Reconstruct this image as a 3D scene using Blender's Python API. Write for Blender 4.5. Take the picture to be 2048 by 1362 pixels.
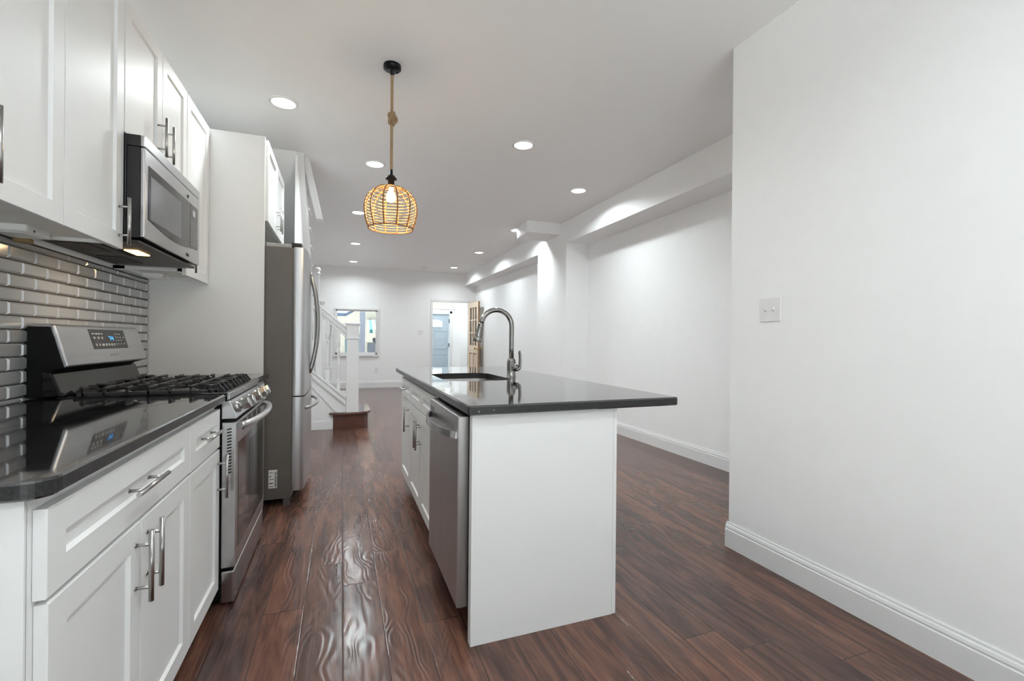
import bpy, bmesh, math, random
from mathutils import Vector, Matrix, noise

random.seed(7)
for o in list(bpy.data.objects):
    bpy.data.objects.remove(o, do_unlink=True)
SC = bpy.context.scene
COL = SC.collection
PI = math.pi

# ------------------------------------------------------------------ camera, sky, exposure
F_PX, YAW, PITCH, ROLL, CAM_Z = 912.05, 0.357867, -0.001023, 0.0095987, 1.17
cy, sy = math.cos(YAW), math.sin(YAW)
r0 = Vector((cy, -sy, 0))
f0 = Vector((sy * math.cos(PITCH), cy * math.cos(PITCH), math.sin(PITCH)))
u0 = r0.cross(f0)
rr = r0 * math.cos(ROLL) + u0 * math.sin(ROLL)
uu = -r0 * math.sin(ROLL) + u0 * math.cos(ROLL)
cam = bpy.data.cameras.new('camera')
cam.sensor_width = 36.0
cam.lens = F_PX * 36.0 / 2048.0
cam.clip_start = 0.02
camo = bpy.data.objects.new('camera', cam)
COL.objects.link(camo)
camo.matrix_world = Matrix(((rr.x, uu.x, -f0.x, 0), (rr.y, uu.y, -f0.y, 0), (rr.z, uu.z, -f0.z, CAM_Z), (0, 0, 0, 1)))
SC.camera = camo

world = bpy.data.worlds.new('overcast_sky')
SC.world = world
world.use_nodes = True
bg = world.node_tree.nodes['Background']
bg.inputs['Color'].default_value = (0.90, 0.96, 1.0, 1)
bg.inputs['Strength'].default_value = 0.3
sun = bpy.data.lights.new('sun', 'SUN')
sun.energy, sun.angle = 39.0, 0.02
sun.color = (0.90, 0.98, 1.0)
suno = bpy.data.objects.new('sun', sun)          # high sun from the left-hand side of the house
COL.objects.link(suno)
suno.rotation_euler = (0, math.radians(-38), 0)
SC.view_settings.view_transform = 'Standard'
SC.view_settings.look = 'None'
SC.view_settings.gamma = 1.0
SC.view_settings.use_curve_mapping = False
SC.view_settings.exposure = 0.06
LED_W = 14.5          # watts of each recessed ceiling light
SC.cycles.max_bounces = 12
SC.cycles.diffuse_bounces = 8
SC.cycles.glossy_bounces = 5
SC.cycles.transmission_bounces = 6
SC.cycles.transparent_max_bounces = 8
SC.cycles.sample_clamp_indirect = 6.0
SC.cycles.caustics_reflective = True
SC.cycles.caustics_refractive = False


# ------------------------------------------------------------------ materials
MATS = {}


def new_mat(name):
    m = bpy.data.materials.new(name)
    m.use_nodes = True
    nt = m.node_tree
    return m, nt, nt.nodes['Principled BSDF']


def nd(nt, typ, **kw):
    n = nt.nodes.new(typ)
    for k, v in kw.items():
        setattr(n, k, v)
    return n


def lk(nt, a, b):
    nt.links.new(a, b)


def mathn(nt, op, a, b=None):
    n = nd(nt, 'ShaderNodeMath', operation=op)
    for i, v in enumerate((a, b)):
        if v is None:
            continue
        if isinstance(v, (int, float)):
            n.inputs[i].default_value = v
        else:
            lk(nt, v, n.inputs[i])
    return n.outputs[0]


def mat(name, col, rough=0.5, metal=0.0, spec=0.5, nscale=None, bump=0.0, var=0.0, stretch=(1, 1, 1), coat=0.0, emit=None, estr=0.0):
    """principled surface with a procedural noise that varies its colour and relief"""
    if name in MATS:
        return MATS[name]
    m, nt, p = new_mat(name)
    p.inputs['Base Color'].default_value = (*col, 1)
    p.inputs['Roughness'].default_value = rough
    p.inputs['Metallic'].default_value = metal
    p.inputs['Specular IOR Level'].default_value = spec
    p.inputs['Coat Weight'].default_value = coat
    p.inputs['Coat Roughness'].default_value = 0.05
    if emit:
        p.inputs['Emission Color'].default_value = (*emit, 1)
        p.inputs['Emission Strength'].default_value = estr
    if nscale:
        tc = nd(nt, 'ShaderNodeTexCoord')
        mp = nd(nt, 'ShaderNodeMapping')
        mp.inputs['Scale'].default_value = stretch
        lk(nt, tc.outputs['Object'], mp.inputs['Vector'])
        ns = nd(nt, 'ShaderNodeTexNoise')
        ns.inputs['Scale'].default_value = nscale
        ns.inputs['Detail'].default_value = 4
        lk(nt, mp.outputs[0], ns.inputs['Vector'])
        if var:
            rp = nd(nt, 'ShaderNodeValToRGB')
            rp.color_ramp.elements[0].position = 0.3
            rp.color_ramp.elements[1].position = 0.7
            rp.color_ramp.elements[0].color = (*[c * (1 - var) for c in col], 1)
            rp.color_ramp.elements[1].color = (*[min(1, c * (1 + var)) for c in col], 1)
            lk(nt, ns.outputs['Fac'], rp.inputs[0])
            lk(nt, rp.outputs[0], p.inputs['Base Color'])
        if bump:
            b = nd(nt, 'ShaderNodeBump')
            b.inputs['Strength'].default_value = bump
            b.inputs['Distance'].default_value = 0.002
            lk(nt, ns.outputs['Fac'], b.inputs['Height'])
            lk(nt, b.outputs[0], p.inputs['Normal'])
    MATS[name] = m
    return m


WALL = mat('wall_paint', (0.925, 0.93, 0.93), 0.55, nscale=9, bump=0.05, var=0.008)
CEIL = mat('ceiling_paint', (0.95, 0.95, 0.95), 0.6, nscale=7, bump=0.05, var=0.008)
TRIM = mat('trim_gloss_white', (0.79, 0.795, 0.795), 0.35, nscale=6, bump=0.02, var=0.005)
CAB = mat('cabinet_white', (0.80, 0.81, 0.805), 0.42, spec=0.25, nscale=14, bump=0.03, var=0.006, stretch=(1, 1, 0.05))
PANEL = mat('melamine_white', (0.81, 0.815, 0.81), 0.4, nscale=5, bump=0.02, var=0.006)
UNDER = mat('cabinet_underside', (0.80, 0.79, 0.75), 0.5, nscale=12, var=0.03, bump=0.03)
STEEL = mat('brushed_stainless', (0.56, 0.56, 0.57), 0.27, 1.0, nscale=40, bump=0.06, var=0.06, stretch=(1, 0.02, 1))
STEELV = mat('brushed_stainless_upright', (0.55, 0.55, 0.56), 0.36, 1.0, nscale=40, bump=0.06, var=0.06, stretch=(1, 1, 0.02))
STEELD = mat('stainless_door_edge', (0.42, 0.41, 0.40), 0.38, 1.0, nscale=30, bump=0.08, var=0.15, stretch=(1, 1, 0.06))
NICKEL = mat('brushed_nickel', (0.46, 0.455, 0.445), 0.28, 1.0, nscale=60, bump=0.04, var=0.06, stretch=(1, 1, 0.05))
FAUCETM = mat('faucet_nickel', (0.31, 0.305, 0.295), 0.24, 1.0, nscale=60, bump=0.03, var=0.05)
BLACKEN = mat('black_enamel', (0.006, 0.006, 0.007), 0.12, nscale=20, bump=0.01, var=0.1)
BLACKPL = mat('black_plastic', (0.012, 0.012, 0.013), 0.38, nscale=30, bump=0.03, var=0.1)
IRON = mat('cast_iron', (0.028, 0.028, 0.029), 0.5, nscale=90, bump=0.25, var=0.2)
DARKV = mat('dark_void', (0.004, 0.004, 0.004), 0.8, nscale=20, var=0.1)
FRSIDE = mat('fridge_side_grey', (0.125, 0.112, 0.10), 0.42, nscale=220, bump=0.15, var=0.05)
GASKET = mat('grey_gasket', (0.10, 0.10, 0.10), 0.6, nscale=20, var=0.1)
OVENG = mat('oven_glass', (0.035, 0.032, 0.03), 0.06, nscale=4, var=0.2, coat=0.5)
OVENG2 = mat('oven_glass_inner', (0.018, 0.016, 0.016), 0.06, nscale=4, var=0.2)
MWG = mat('microwave_glass', (0.05, 0.05, 0.053), 0.14, 0.35, nscale=160, bump=0.05, var=0.12)
MWG2 = mat('microwave_window_mesh', (0.19, 0.195, 0.205), 0.3, 0.45, nscale=160, bump=0.1, var=0.15)
MWUND = mat('microwave_underside', (0.045, 0.04, 0.038), 0.45, 0.3, nscale=20, bump=0.05, var=0.2)
WHITEPL = mat('white_plastic', (0.83, 0.83, 0.82), 0.3, nscale=20, bump=0.01, var=0.01)
GREYMARK = mat('grey_mark', (0.30, 0.30, 0.30), 0.5, nscale=20, var=0.05)
DARKMARK = mat('dark_mark', (0.02, 0.02, 0.02), 0.5, nscale=20, var=0.05)
PALEMARK = mat('pale_print', (0.55, 0.55, 0.55), 0.5, nscale=20, var=0.05)
PANELG = mat('display_glass', (0.022, 0.022, 0.024), 0.25, nscale=10, var=0.1)
BLUELED = mat('blue_display', (0.02, 0.1, 0.3), 0.4, nscale=10, var=0.05, emit=(0.05, 0.42, 1.0), estr=2.0)
ROPE = mat('jute_rope', (0.36, 0.245, 0.135), 0.85, nscale=240, bump=0.6, var=0.3)
RATTAN = mat('rattan_cane', (0.24, 0.11, 0.035), 0.6, nscale=60, bump=0.3, var=0.25)
BLACKM = mat('black_metal', (0.012, 0.012, 0.014), 0.35, 0.6, nscale=40, bump=0.05, var=0.1)
STEPM = mat('brown_painted_step', (0.105, 0.042, 0.030), 0.35, nscale=10, bump=0.05, var=0.08)
TREADM = mat('brown_tread', (0.11, 0.045, 0.033), 0.10, nscale=10, bump=0.03, var=0.08)
PINE = mat('beige_door_paint', (0.68, 0.54, 0.41), 0.45, nscale=10, bump=0.05, var=0.04, stretch=(1, 1, 0.1))
PINEEDGE = mat('raw_door_edge', (0.34, 0.22, 0.13), 0.6, nscale=30, bump=0.1, var=0.12, stretch=(1, 1, 0.05))
BRASS = mat('brass', (0.75, 0.52, 0.22), 0.25, 1.0, nscale=30, var=0.05)
BLUEDOOR = mat('blue_grey_door', (0.44, 0.53, 0.60), 0.4, nscale=8, bump=0.02, var=0.02)
HINGE = mat('dark_hinge', (0.05, 0.05, 0.05), 0.4, 0.8, nscale=30, var=0.1)
WOODBLK = mat('tan_wood_block', (0.22, 0.15, 0.06), 0.6, nscale=20, bump=0.1, var=0.2)
POSTM = mat('porch_post_paint', (0.38, 0.42, 0.52), 0.6, nscale=6, var=0.04)
STUCCO = mat('pale_stucco', (0.54, 0.50, 0.42), 0.8, nscale=6, bump=0.1, var=0.04)
ROOFM = mat('slate_blue_roof', (0.10, 0.14, 0.22), 0.7, nscale=8, bump=0.2, var=0.1)
FARWIN = mat('far_window', (0.10, 0.11, 0.135), 0.4, nscale=5, var=0.1)
TEAL = mat('teal_panel', (0.08, 0.17, 0.20), 0.6, nscale=5, var=0.08)
FIXT = mat('dark_grey_fixture', (0.05, 0.055, 0.07), 0.5, nscale=15, var=0.1)
STREET = mat('pale_concrete', (0.62, 0.61, 0.60), 0.85, nscale=6, bump=0.2, var=0.08)
CHIP = mat('chipped_stone', (0.35, 0.35, 0.35), 0.7, nscale=90, bump=0.2, var=0.1)
LENS = mat('led_lens', (0.95, 0.95, 0.95), 0.4, nscale=10, var=0.01, emit=(1, 0.98, 0.95), estr=9.0)
BULB = mat('bulb_glow', (1, 0.9, 0.7), 0.4, nscale=10, var=0.01, emit=(1.0, 0.72, 0.36), estr=14.0)
HOODLAMP = mat('hood_lamp_lens', (1, 0.85, 0.6), 0.4, nscale=10, var=0.01, emit=(1.0, 0.62, 0.22), estr=7.0)


def granite():
    m, nt, p = new_mat('black_granite')
    tc = nd(nt, 'ShaderNodeTexCoord')
    vo = nd(nt, 'ShaderNodeTexVoronoi')
    vo.inputs['Scale'].default_value = 420
    lk(nt, tc.outputs['Object'], vo.inputs['Vector'])
    rp = nd(nt, 'ShaderNodeValToRGB')
    rp.color_ramp.elements[0].color = (0.008, 0.008, 0.009, 1)
    rp.color_ramp.elements[1].color = (0.032, 0.031, 0.031, 1)
    rp.color_ramp.elements[0].position = 0.55
    rp.color_ramp.elements[1].position = 0.98
    lk(nt, vo.outputs['Color'], rp.inputs[0])
    lk(nt, rp.outputs[0], p.inputs['Base Color'])
    ns = nd(nt, 'ShaderNodeTexNoise')
    ns.inputs['Scale'].default_value = 7
    ns.inputs['Detail'].default_value = 5
    lk(nt, tc.outputs['Object'], ns.inputs['Vector'])
    r2 = nd(nt, 'ShaderNodeMapRange')
    r2.inputs[1].default_value, r2.inputs[2].default_value = 0.35, 0.75
    r2.inputs[3].default_value, r2.inputs[4].default_value = 0.035, 0.10
    lk(nt, ns.outputs['Fac'], r2.inputs[0])
    lk(nt, r2.outputs[0], p.inputs['Roughness'])
    p.inputs['Specular IOR Level'].default_value = 0.8
    p.inputs['Coat Weight'].default_value = 0.55
    p.inputs['Coat Roughness'].default_value = 0.03
    return m


GRANITE = granite()
GREDGE = mat('granite_honed_edge', (0.022, 0.022, 0.023), 0.30, spec=0.35, nscale=150, bump=0.12, var=0.5)


def tile_mat():
    m, nt, p = new_mat('bevelled_mirror_tile')
    tc = nd(nt, 'ShaderNodeTexCoord')
    ns = nd(nt, 'ShaderNodeTexNoise')
    ns.inputs['Scale'].default_value = 3
    lk(nt, tc.outputs['Object'], ns.inputs['Vector'])
    rp = nd(nt, 'ShaderNodeValToRGB')
    rp.color_ramp.elements[0].color = (0.47, 0.48, 0.495, 1)
    rp.color_ramp.elements[1].color = (0.57, 0.575, 0.585, 1)
    lk(nt, ns.outputs['Fac'], rp.inputs[0])
    lk(nt, rp.outputs[0], p.inputs['Base Color'])
    p.inputs['Metallic'].default_value = 0.45
    p.inputs['Roughness'].default_value = 0.16
    p.inputs['Specular IOR Level'].default_value = 0.6
    return m


TILE = tile_mat()
GROUT = mat('dark_grout', (0.02, 0.02, 0.021), 0.7, nscale=60, bump=0.1, var=0.1)


def pane_mat():
    m = bpy.data.materials.new('window_glass')
    m.use_nodes = True
    nt = m.node_tree
    nt.nodes.clear()
    out = nd(nt, 'ShaderNodeOutputMaterial')
    mix = nd(nt, 'ShaderNodeMixShader')
    tr = nd(nt, 'ShaderNodeBsdfTransparent')
    tr.inputs[0].default_value = (0.95, 0.97, 0.98, 1)
    gl = nd(nt, 'ShaderNodeBsdfGlossy')
    gl.inputs['Roughness'].default_value = 0.02
    fr = nd(nt, 'ShaderNodeFresnel')
    fr.inputs[0].default_value = 1.45
    lk(nt, fr.outputs[0], mix.inputs[0])
    lk(nt, tr.outputs[0], mix.inputs[1])
    lk(nt, gl.outputs[0], mix.inputs[2])
    lk(nt, mix.outputs[0], out.inputs[0])
    return m


GLASS = pane_mat()


def awning_mat():
    m, nt, p = new_mat('striped_awning')
    tc = nd(nt, 'ShaderNodeTexCoord')
    wv = nd(nt, 'ShaderNodeTexWave', wave_type='BANDS', bands_direction='X')
    wv.inputs['Scale'].default_value = 1.25
    lk(nt, tc.outputs['Object'], wv.inputs['Vector'])
    rp = nd(nt, 'ShaderNodeValToRGB')
    rp.color_ramp.interpolation = 'CONSTANT'
    rp.color_ramp.elements[0].color = (0.03, 0.13, 0.15, 1)
    rp.color_ramp.elements[1].color = (0.42, 0.43, 0.36, 1)
    rp.color_ramp.elements[1].position = 0.45
    lk(nt, wv.outputs['Fac'], rp.inputs[0])
    lk(nt, rp.outputs[0], p.inputs['Base Color'])
    p.inputs['Roughness'].default_value = 0.8
    return m


AWN = awning_mat()


def floor_mat():
    PW, PL = 0.157, 1.294
    m, nt, p = new_mat('dark_plank_laminate')
    tc = nd(nt, 'ShaderNodeTexCoord')
    sp = nd(nt, 'ShaderNodeSeparateXYZ')
    lk(nt, tc.outputs['Object'], sp.inputs[0])
    X, Y = sp.outputs[0], sp.outputs[1]
    u = mathn(nt, 'DIVIDE', mathn(nt, 'SUBTRACT', X, 0.015), PW)
    i = mathn(nt, 'FLOOR', u)
    fu = mathn(nt, 'FRACT', u)
    wn = nd(nt, 'ShaderNodeTexWhiteNoise', noise_dimensions='1D')
    lk(nt, mathn(nt, 'ADD', i, 0.31), wn.inputs['W'])
    # plank rows stay put for the two rows by the island, the others shift irregularly
    near = mathn(nt, 'MINIMUM', mathn(nt, 'MAXIMUM', mathn(nt, 'SUBTRACT', mathn(nt, 'ABSOLUTE', mathn(nt, 'SUBTRACT', i, 0.5)), 0.5), 0.0), 1.0)
    off = mathn(nt, 'ADD', mathn(nt, 'MULTIPLY', i, 0.295), mathn(nt, 'MULTIPLY', mathn(nt, 'MULTIPLY', wn.outputs['Value'], 0.8), near))
    v = mathn(nt, 'DIVIDE', mathn(nt, 'SUBTRACT', mathn(nt, 'SUBTRACT', Y, 2.294), off), PL)
    j = mathn(nt, 'FLOOR', v)
    fv = mathn(nt, 'FRACT', v)
    pid = mathn(nt, 'ADD', mathn(nt, 'MULTIPLY', i, 17.13), mathn(nt, 'MULTIPLY', j, 3.71))
    wp = nd(nt, 'ShaderNodeTexWhiteNoise', noise_dimensions='1D')
    lk(nt, pid, wp.inputs['W'])
    rnd = wp.outputs['Value']
    # grain coordinates
    cmb = nd(nt, 'ShaderNodeCombineXYZ')
    lk(nt, mathn(nt, 'MULTIPLY', X, 7.0), cmb.inputs[0])
    lk(nt, mathn(nt, 'ADD', mathn(nt, 'MULTIPLY', Y, 0.9), mathn(nt, 'MULTIPLY', rnd, 40)), cmb.inputs[1])
    lk(nt, mathn(nt, 'MULTIPLY', rnd, 25), cmb.inputs[2])
    g1 = nd(nt, 'ShaderNodeTexNoise')
    g1.inputs['Scale'].default_value = 2.2
    g1.inputs['Detail'].default_value = 8
    g1.inputs['Roughness'].default_value = 0.62
    g1.inputs['Distortion'].default_value = 0.9
    lk(nt, cmb.outputs[0], g1.inputs['Vector'])
    cm2 = nd(nt, 'ShaderNodeCombineXYZ')
    lk(nt, mathn(nt, 'MULTIPLY', X, 60.0), cm2.inputs[0])
    lk(nt, mathn(nt, 'ADD', mathn(nt, 'MULTIPLY', Y, 2.2), mathn(nt, 'MULTIPLY', rnd, 40)), cm2.inputs[1])
    lk(nt, mathn(nt, 'MULTIPLY', rnd, 25), cm2.inputs[2])
    g2 = nd(nt, 'ShaderNodeTexNoise')
    g2.inputs['Scale'].default_value = 2.0
    g2.inputs['Detail'].default_value = 5
    lk(nt, cm2.outputs[0], g2.inputs['Vector'])
    gr = mathn(nt, 'ADD', mathn(nt, 'MULTIPLY', g1.outputs['Fac'], 0.72), mathn(nt, 'MULTIPLY', g2.outputs['Fac'], 0.28))
    rp = nd(nt, 'ShaderNodeValToRGB')
    els = rp.color_ramp.elements
    els[0].position, els[0].color = 0.30, (0.046, 0.0260, 0.0215, 1)
    els[1].position, els[1].color = 0.74, (0.235, 0.112, 0.075, 1)
    e = els.new(0.45)
    e.color = (0.088, 0.047, 0.038, 1)
    e = els.new(0.57)
    e.color = (0.155, 0.078, 0.057, 1)
    lk(nt, gr, rp.inputs[0])
    # plank to plank tone
    tone = nd(nt, 'ShaderNodeMix', data_type='RGBA', blend_type='MULTIPLY')
    tone.inputs[0].default_value = 1.0
    tr = nd(nt, 'ShaderNodeValToRGB')
    tr.color_ramp.elements[0].color = (0.72, 0.74, 0.80, 1)
    tr.color_ramp.elements[1].color = (1.22, 1.12, 1.05, 1)
    lk(nt, rnd, tr.inputs[0])
    lk(nt, rp.outputs[0], tone.inputs[6])
    lk(nt, tr.outputs[0], tone.inputs[7])
    # joints
    du = mathn(nt, 'MULTIPLY', mathn(nt, 'MINIMUM', fu, mathn(nt, 'SUBTRACT', 1.0, fu)), PW)
    dv = mathn(nt, 'MULTIPLY', mathn(nt, 'MINIMUM', fv, mathn(nt, 'SUBTRACT', 1.0, fv)), PL)
    d = mathn(nt, 'MINIMUM', du, dv)
    gap = mathn(nt, 'LESS_THAN', d, 0.0011)
    mx = nd(nt, 'ShaderNodeMix', data_type='RGBA')
    lk(nt, gap, mx.inputs[0])
    lk(nt, tone.outputs[2], mx.inputs[6])
    mx.inputs[7].default_value = (0.012, 0.007, 0.006, 1)
    lk(nt, mx.outputs[2], p.inputs['Base Color'])
    # hand-scraped ripples
    cm3 = nd(nt, 'ShaderNodeCombineXYZ')
    lk(nt, mathn(nt, 'MULTIPLY', X, 2.6), cm3.inputs[0])
    lk(nt, mathn(nt, 'ADD', Y, mathn(nt, 'MULTIPLY', rnd, 31)), cm3.inputs[1])
    lk(nt, mathn(nt, 'MULTIPLY', rnd, 9), cm3.inputs[2])
    n3 = nd(nt, 'ShaderNodeTexNoise')
    n3.inputs['Scale'].default_value = 2.3
    n3.inputs['Detail'].default_value = 1.5
    lk(nt, cm3.outputs[0], n3.inputs['Vector'])
    rip = mathn(nt, 'SINE', mathn(nt, 'MULTIPLY', n3.outputs['Fac'], 95.0))
    edge = mathn(nt, 'MINIMUM', mathn(nt, 'DIVIDE', d, 0.004), 1.0)
    hgt = mathn(nt, 'ADD', mathn(nt, 'MULTIPLY', rip, 0.26), mathn(nt, 'ADD', mathn(nt, 'MULTIPLY', g2.outputs['Fac'], 0.12), mathn(nt, 'MULTIPLY', edge, 0.6)))
    bp = nd(nt, 'ShaderNodeBump')
    bp.inputs['Strength'].default_value = 0.32
    bp.inputs['Distance'].default_value = 0.0022
    lk(nt, hgt, bp.inputs['Height'])
    lk(nt, bp.outputs[0], p.inputs['Normal'])
    p.inputs['Roughness'].default_value = 0.19
    p.inputs['Specular IOR Level'].default_value = 0.42
    return m


FLOORM = floor_mat()


# ------------------------------------------------------------------ mesh helpers (world coordinates)
class MB:
    def __init__(self):
        self.bm = bmesh.new()
        self.smooth = False

    def box(self, x0, x1, y0, y1, z0, z1, bev=0.0, seg=2):
        t = bmesh.new()
        bmesh.ops.create_cube(t, size=1.0)
        for v in t.verts:
            v.co = Vector(((x0 + x1) / 2 + v.co.x * (x1 - x0), (y0 + y1) / 2 + v.co.y * (y1 - y0), (z0 + z1) / 2 + v.co.z * (z1 - z0)))
        if bev:
            bmesh.ops.bevel(t, geom=t.edges[:], offset=bev, segments=seg, profile=0.5, affect='EDGES')
        self.merge(t)
        return self

    def merge(self, t, smooth=None):
        me = bpy.data.meshes.new('tmp')
        if smooth is not None:
            for f in t.faces:
                f.smooth = smooth
        t.to_mesh(me)
        t.free()
        self.bm.from_mesh(me)
        bpy.data.meshes.remove(me)

    def poly(self, pts):
        vs = [self.bm.verts.new(p) for p in pts]
        return self.bm.faces.new(vs)

    def prism(self, pts, vec, bev=0.0):
        """closed polygon (3-D points) pushed along vec"""
        t = bmesh.new()
        a = [t.verts.new(Vector(p)) for p in pts]
        b = [t.verts.new(Vector(p) + Vector(vec)) for p in pts]
        n = len(pts)
        t.faces.new(a)
        t.faces.new(b[::-1])
        for k in range(n):
            t.faces.new((a[k], b[k], b[(k + 1) % n], a[(k + 1) % n]))
        bmesh.ops.recalc_face_normals(t, faces=t.faces[:])
        if bev:
            bmesh.ops.bevel(t, geom=t.edges[:], offset=bev, segments=2, profile=0.5, affect='EDGES')
        self.merge(t)
        return self

    def tube(self, pts, r, n=12, caps=True, flat=None):
        """round bar through points; r a number or a list; flat=(a,b) makes an oval section"""
        pts = [Vector(p) for p in pts]
        t = bmesh.new()
        rings = []
        m = len(pts)
        prev = None
        for k, p in enumerate(pts):
            d = (pts[min(k + 1, m - 1)] - pts[max(k - 1, 0)]).normalized()
            if prev is None:
                a = Vector((0, 0, 1)) if abs(d.z) < 0.9 else Vector((0, 1, 0))
                e1 = (a - d * a.dot(d)).normalized()
            else:
                e1 = (prev - d * prev.dot(d)).normalized()
            prev = e1
            e2 = d.cross(e1)
            rad = r[k] if isinstance(r, (list, tuple)) else r
            fa, fb = flat if flat else (1, 1)
            rings.append([t.verts.new(p + e1 * math.cos(2 * PI * q / n) * rad * fa + e2 * math.sin(2 * PI * q / n) * rad * fb) for q in range(n)])
        for k in range(m - 1):
            for q in range(n):
                f = t.faces.new((rings[k][q], rings[k][(q + 1) % n], rings[k + 1][(q + 1) % n], rings[k + 1][q]))
                f.smooth = True
        if caps:
            t.faces.new(rings[0][::-1])
            t.faces.new(rings[-1])
        bmesh.ops.recalc_face_normals(t, faces=t.faces[:])
        self.merge(t)
        return self

    def cyl(self, p, q, r, n=20):
        return self.tube([p, q], r, n)

    def lathe(self, c, prof, axis=(0, 0, 1), n=32, smooth=True):
        """profile of (radius, height) turned about an axis through c"""
        ax = Vector(axis).normalized()
        a = Vector((1, 0, 0)) if abs(ax.x) < 0.9 else Vector((0, 1, 0))
        e1 = (a - ax * a.dot(ax)).normalized()
        e2 = ax.cross(e1)
        c = Vector(c)
        t = bmesh.new()
        rings = []
        for rad, hh in prof:
            if rad < 1e-6:
                rings.append([t.verts.new(c + ax * hh)])
            else:
                rings.append([t.verts.new(c + ax * hh + e1 * math.cos(2 * PI * q / n) * rad + e2 * math.sin(2 * PI * q / n) * rad) for q in range(n)])
        for A, B in zip(rings, rings[1:]):
            for q in range(n):
                a1, a2 = A[q % len(A)], A[(q + 1) % len(A)]
                b1, b2 = B[q % len(B)], B[(q + 1) % len(B)]
                vs = []
                for w in (a1, a2, b2, b1):
                    if w not in vs:
                        vs.append(w)
                if len(vs) > 2:
                    f = t.faces.new(vs)
                    f.smooth = smooth
        bmesh.ops.recalc_face_normals(t, faces=t.faces[:])
        self.merge(t)
        return self


ROOT = {}


def tag(o, label, cat, group=None, kind=None):
    o['label'] = label
    o['category'] = cat
    if group:
        o['group'] = group
    if kind:
        o['kind'] = kind
    return o


def build(name, mb, m, parent=None, smooth=None):
    me = bpy.data.meshes.new(name)
    base = Vector((0, 0, 0))
    if parent is not None:
        base = ROOT[parent.name]
    bmesh.ops.translate(mb.bm, verts=mb.bm.verts[:], vec=-base)
    mb.bm.to_mesh(me)
    mb.bm.free()
    me.materials.append(m)
    if m is GRANITE:
        me.materials.append(GREDGE)
    if smooth is not None:
        for p in me.polygons:
            p.use_smooth = smooth
    o = bpy.data.objects.new(name, me)
    COL.objects.link(o)
    if parent is not None:
        o.parent = parent
    ROOT[o.name] = base
    return o


def thing(name, label, cat, loc, group=None):
    o = bpy.data.objects.new(name, None)
    o.empty_display_size = 0.1
    COL.objects.link(o)
    o.location = loc
    ROOT[o.name] = Vector(loc)
    return tag(o, label, cat, group)


def solo(name, mb, m, label, cat, group=None, smooth=None):
    """one-mesh thing with its origin at its base"""
    xs = [v.co for v in mb.bm.verts]
    c = Vector(((min(v.x for v in xs) + max(v.x for v in xs)) / 2, (min(v.y for v in xs) + max(v.y for v in xs)) / 2, min(v.z for v in xs)))
    bmesh.ops.translate(mb.bm, verts=mb.bm.verts[:], vec=-c)
    o = build(name, mb, m, None, smooth)
    o.location = c
    ROOT[o.name] = c
    return tag(o, label, cat, group)


def struct(name, mb, m, parent=None, label=None):
    o = build(name, mb, m, parent)
    if parent is None:
        o['kind'] = 'structure'
        if label:
            o['label'] = label
    return o


def kids(o):
    return [c for c in bpy.data.objects if c.parent == o]


def copy_tree(o, parent=None):
    c = o.copy()
    COL.objects.link(c)
    if parent is not None:
        c.parent = parent
    for ch in kids(o):
        copy_tree(ch, c)
    ROOT[c.name] = ROOT.get(o.name, Vector((0, 0, 0)))
    return c


def B(*a, **k):
    return MB().box(*a, **k)


# ------------------------------------------------------------------ the room
CEILZ = 2.85
XL, XR = -1.145, 3.29
YB, YF = -2.6, 11.37
YV = 13.0            # vestibule front wall

struct('floor', B(XL - 0.2, XR + 0.2, YB - 0.2, YV + 0.2, -0.12, 0.0), FLOORM)
struct('ceiling', B(XL - 0.2, XR + 0.2, YB - 0.2, YV + 0.2, CEILZ, CEILZ + 0.15), CEIL)
struct('wall_left', B(XL - 0.15, XL, YB, YF, 0, CEILZ), WALL)
struct('wall_right', B(XR, XR + 0.15, 2.01, 6.3, 0, CEILZ), WALL)
struct('wall_right_front', B(3.235, XR + 0.15, 6.3, YV, 0, CEILZ), WALL)
struct('wall_right_near', B(2.09, XR + 0.15, YB, 2.01, 0, CEILZ), WALL)
m = MB()                                       # rear wall behind the photographer, unseen wide opening added to let daylight in
m.box(XL, -0.95, YB - 0.15, YB, 0, CEILZ)
m.box(1.95, 2.09, YB - 0.15, YB, 0, CEILZ)
m.box(-0.95, 1.95, YB - 0.15, YB, 2.5, CEILZ)
struct('wall_back', m, WALL)
# front wall with window and vestibule doorway
WX0, WX1, WZ0, WZ1 = -0.13, 0.80, 0.79, 1.845
DX0, DX1, DZ1 = 2.13, 3.03, 2.115
m = MB()
m.box(XL, WX0, YF, YF + 0.18, 0, CEILZ)
m.box(WX0, WX1, YF, YF + 0.18, 0, WZ0)
m.box(WX0, WX1, YF, YF + 0.18, WZ1, CEILZ)
m.box(WX1, DX0, YF, YF + 0.18, 0, CEILZ)
m.box(DX0, DX1, YF, YF + 0.18, DZ1, CEILZ)
m.box(DX1, 3.235, YF, YF + 0.18, 0, CEILZ)
struct('wall_front', m, WALL)
# soffit beam, pilaster, ceiling chase
struct('soffit_beam', B(2.94, XR, 2.01, YF, 2.54, CEILZ), WALL)
struct('pilaster_right', B(2.94, XR, 5.72, 6.71, 0, 2.54), WALL)
m = MB()
m.prism([(2.42, 5.914, 2.69), (2.94, 5.914, 2.69), (2.94, 6.40, 2.69), (2.46, 6.40, 2.69)], (0, 0, CEILZ - 2.69))
struct('ceiling_chase', m, WALL)


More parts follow.
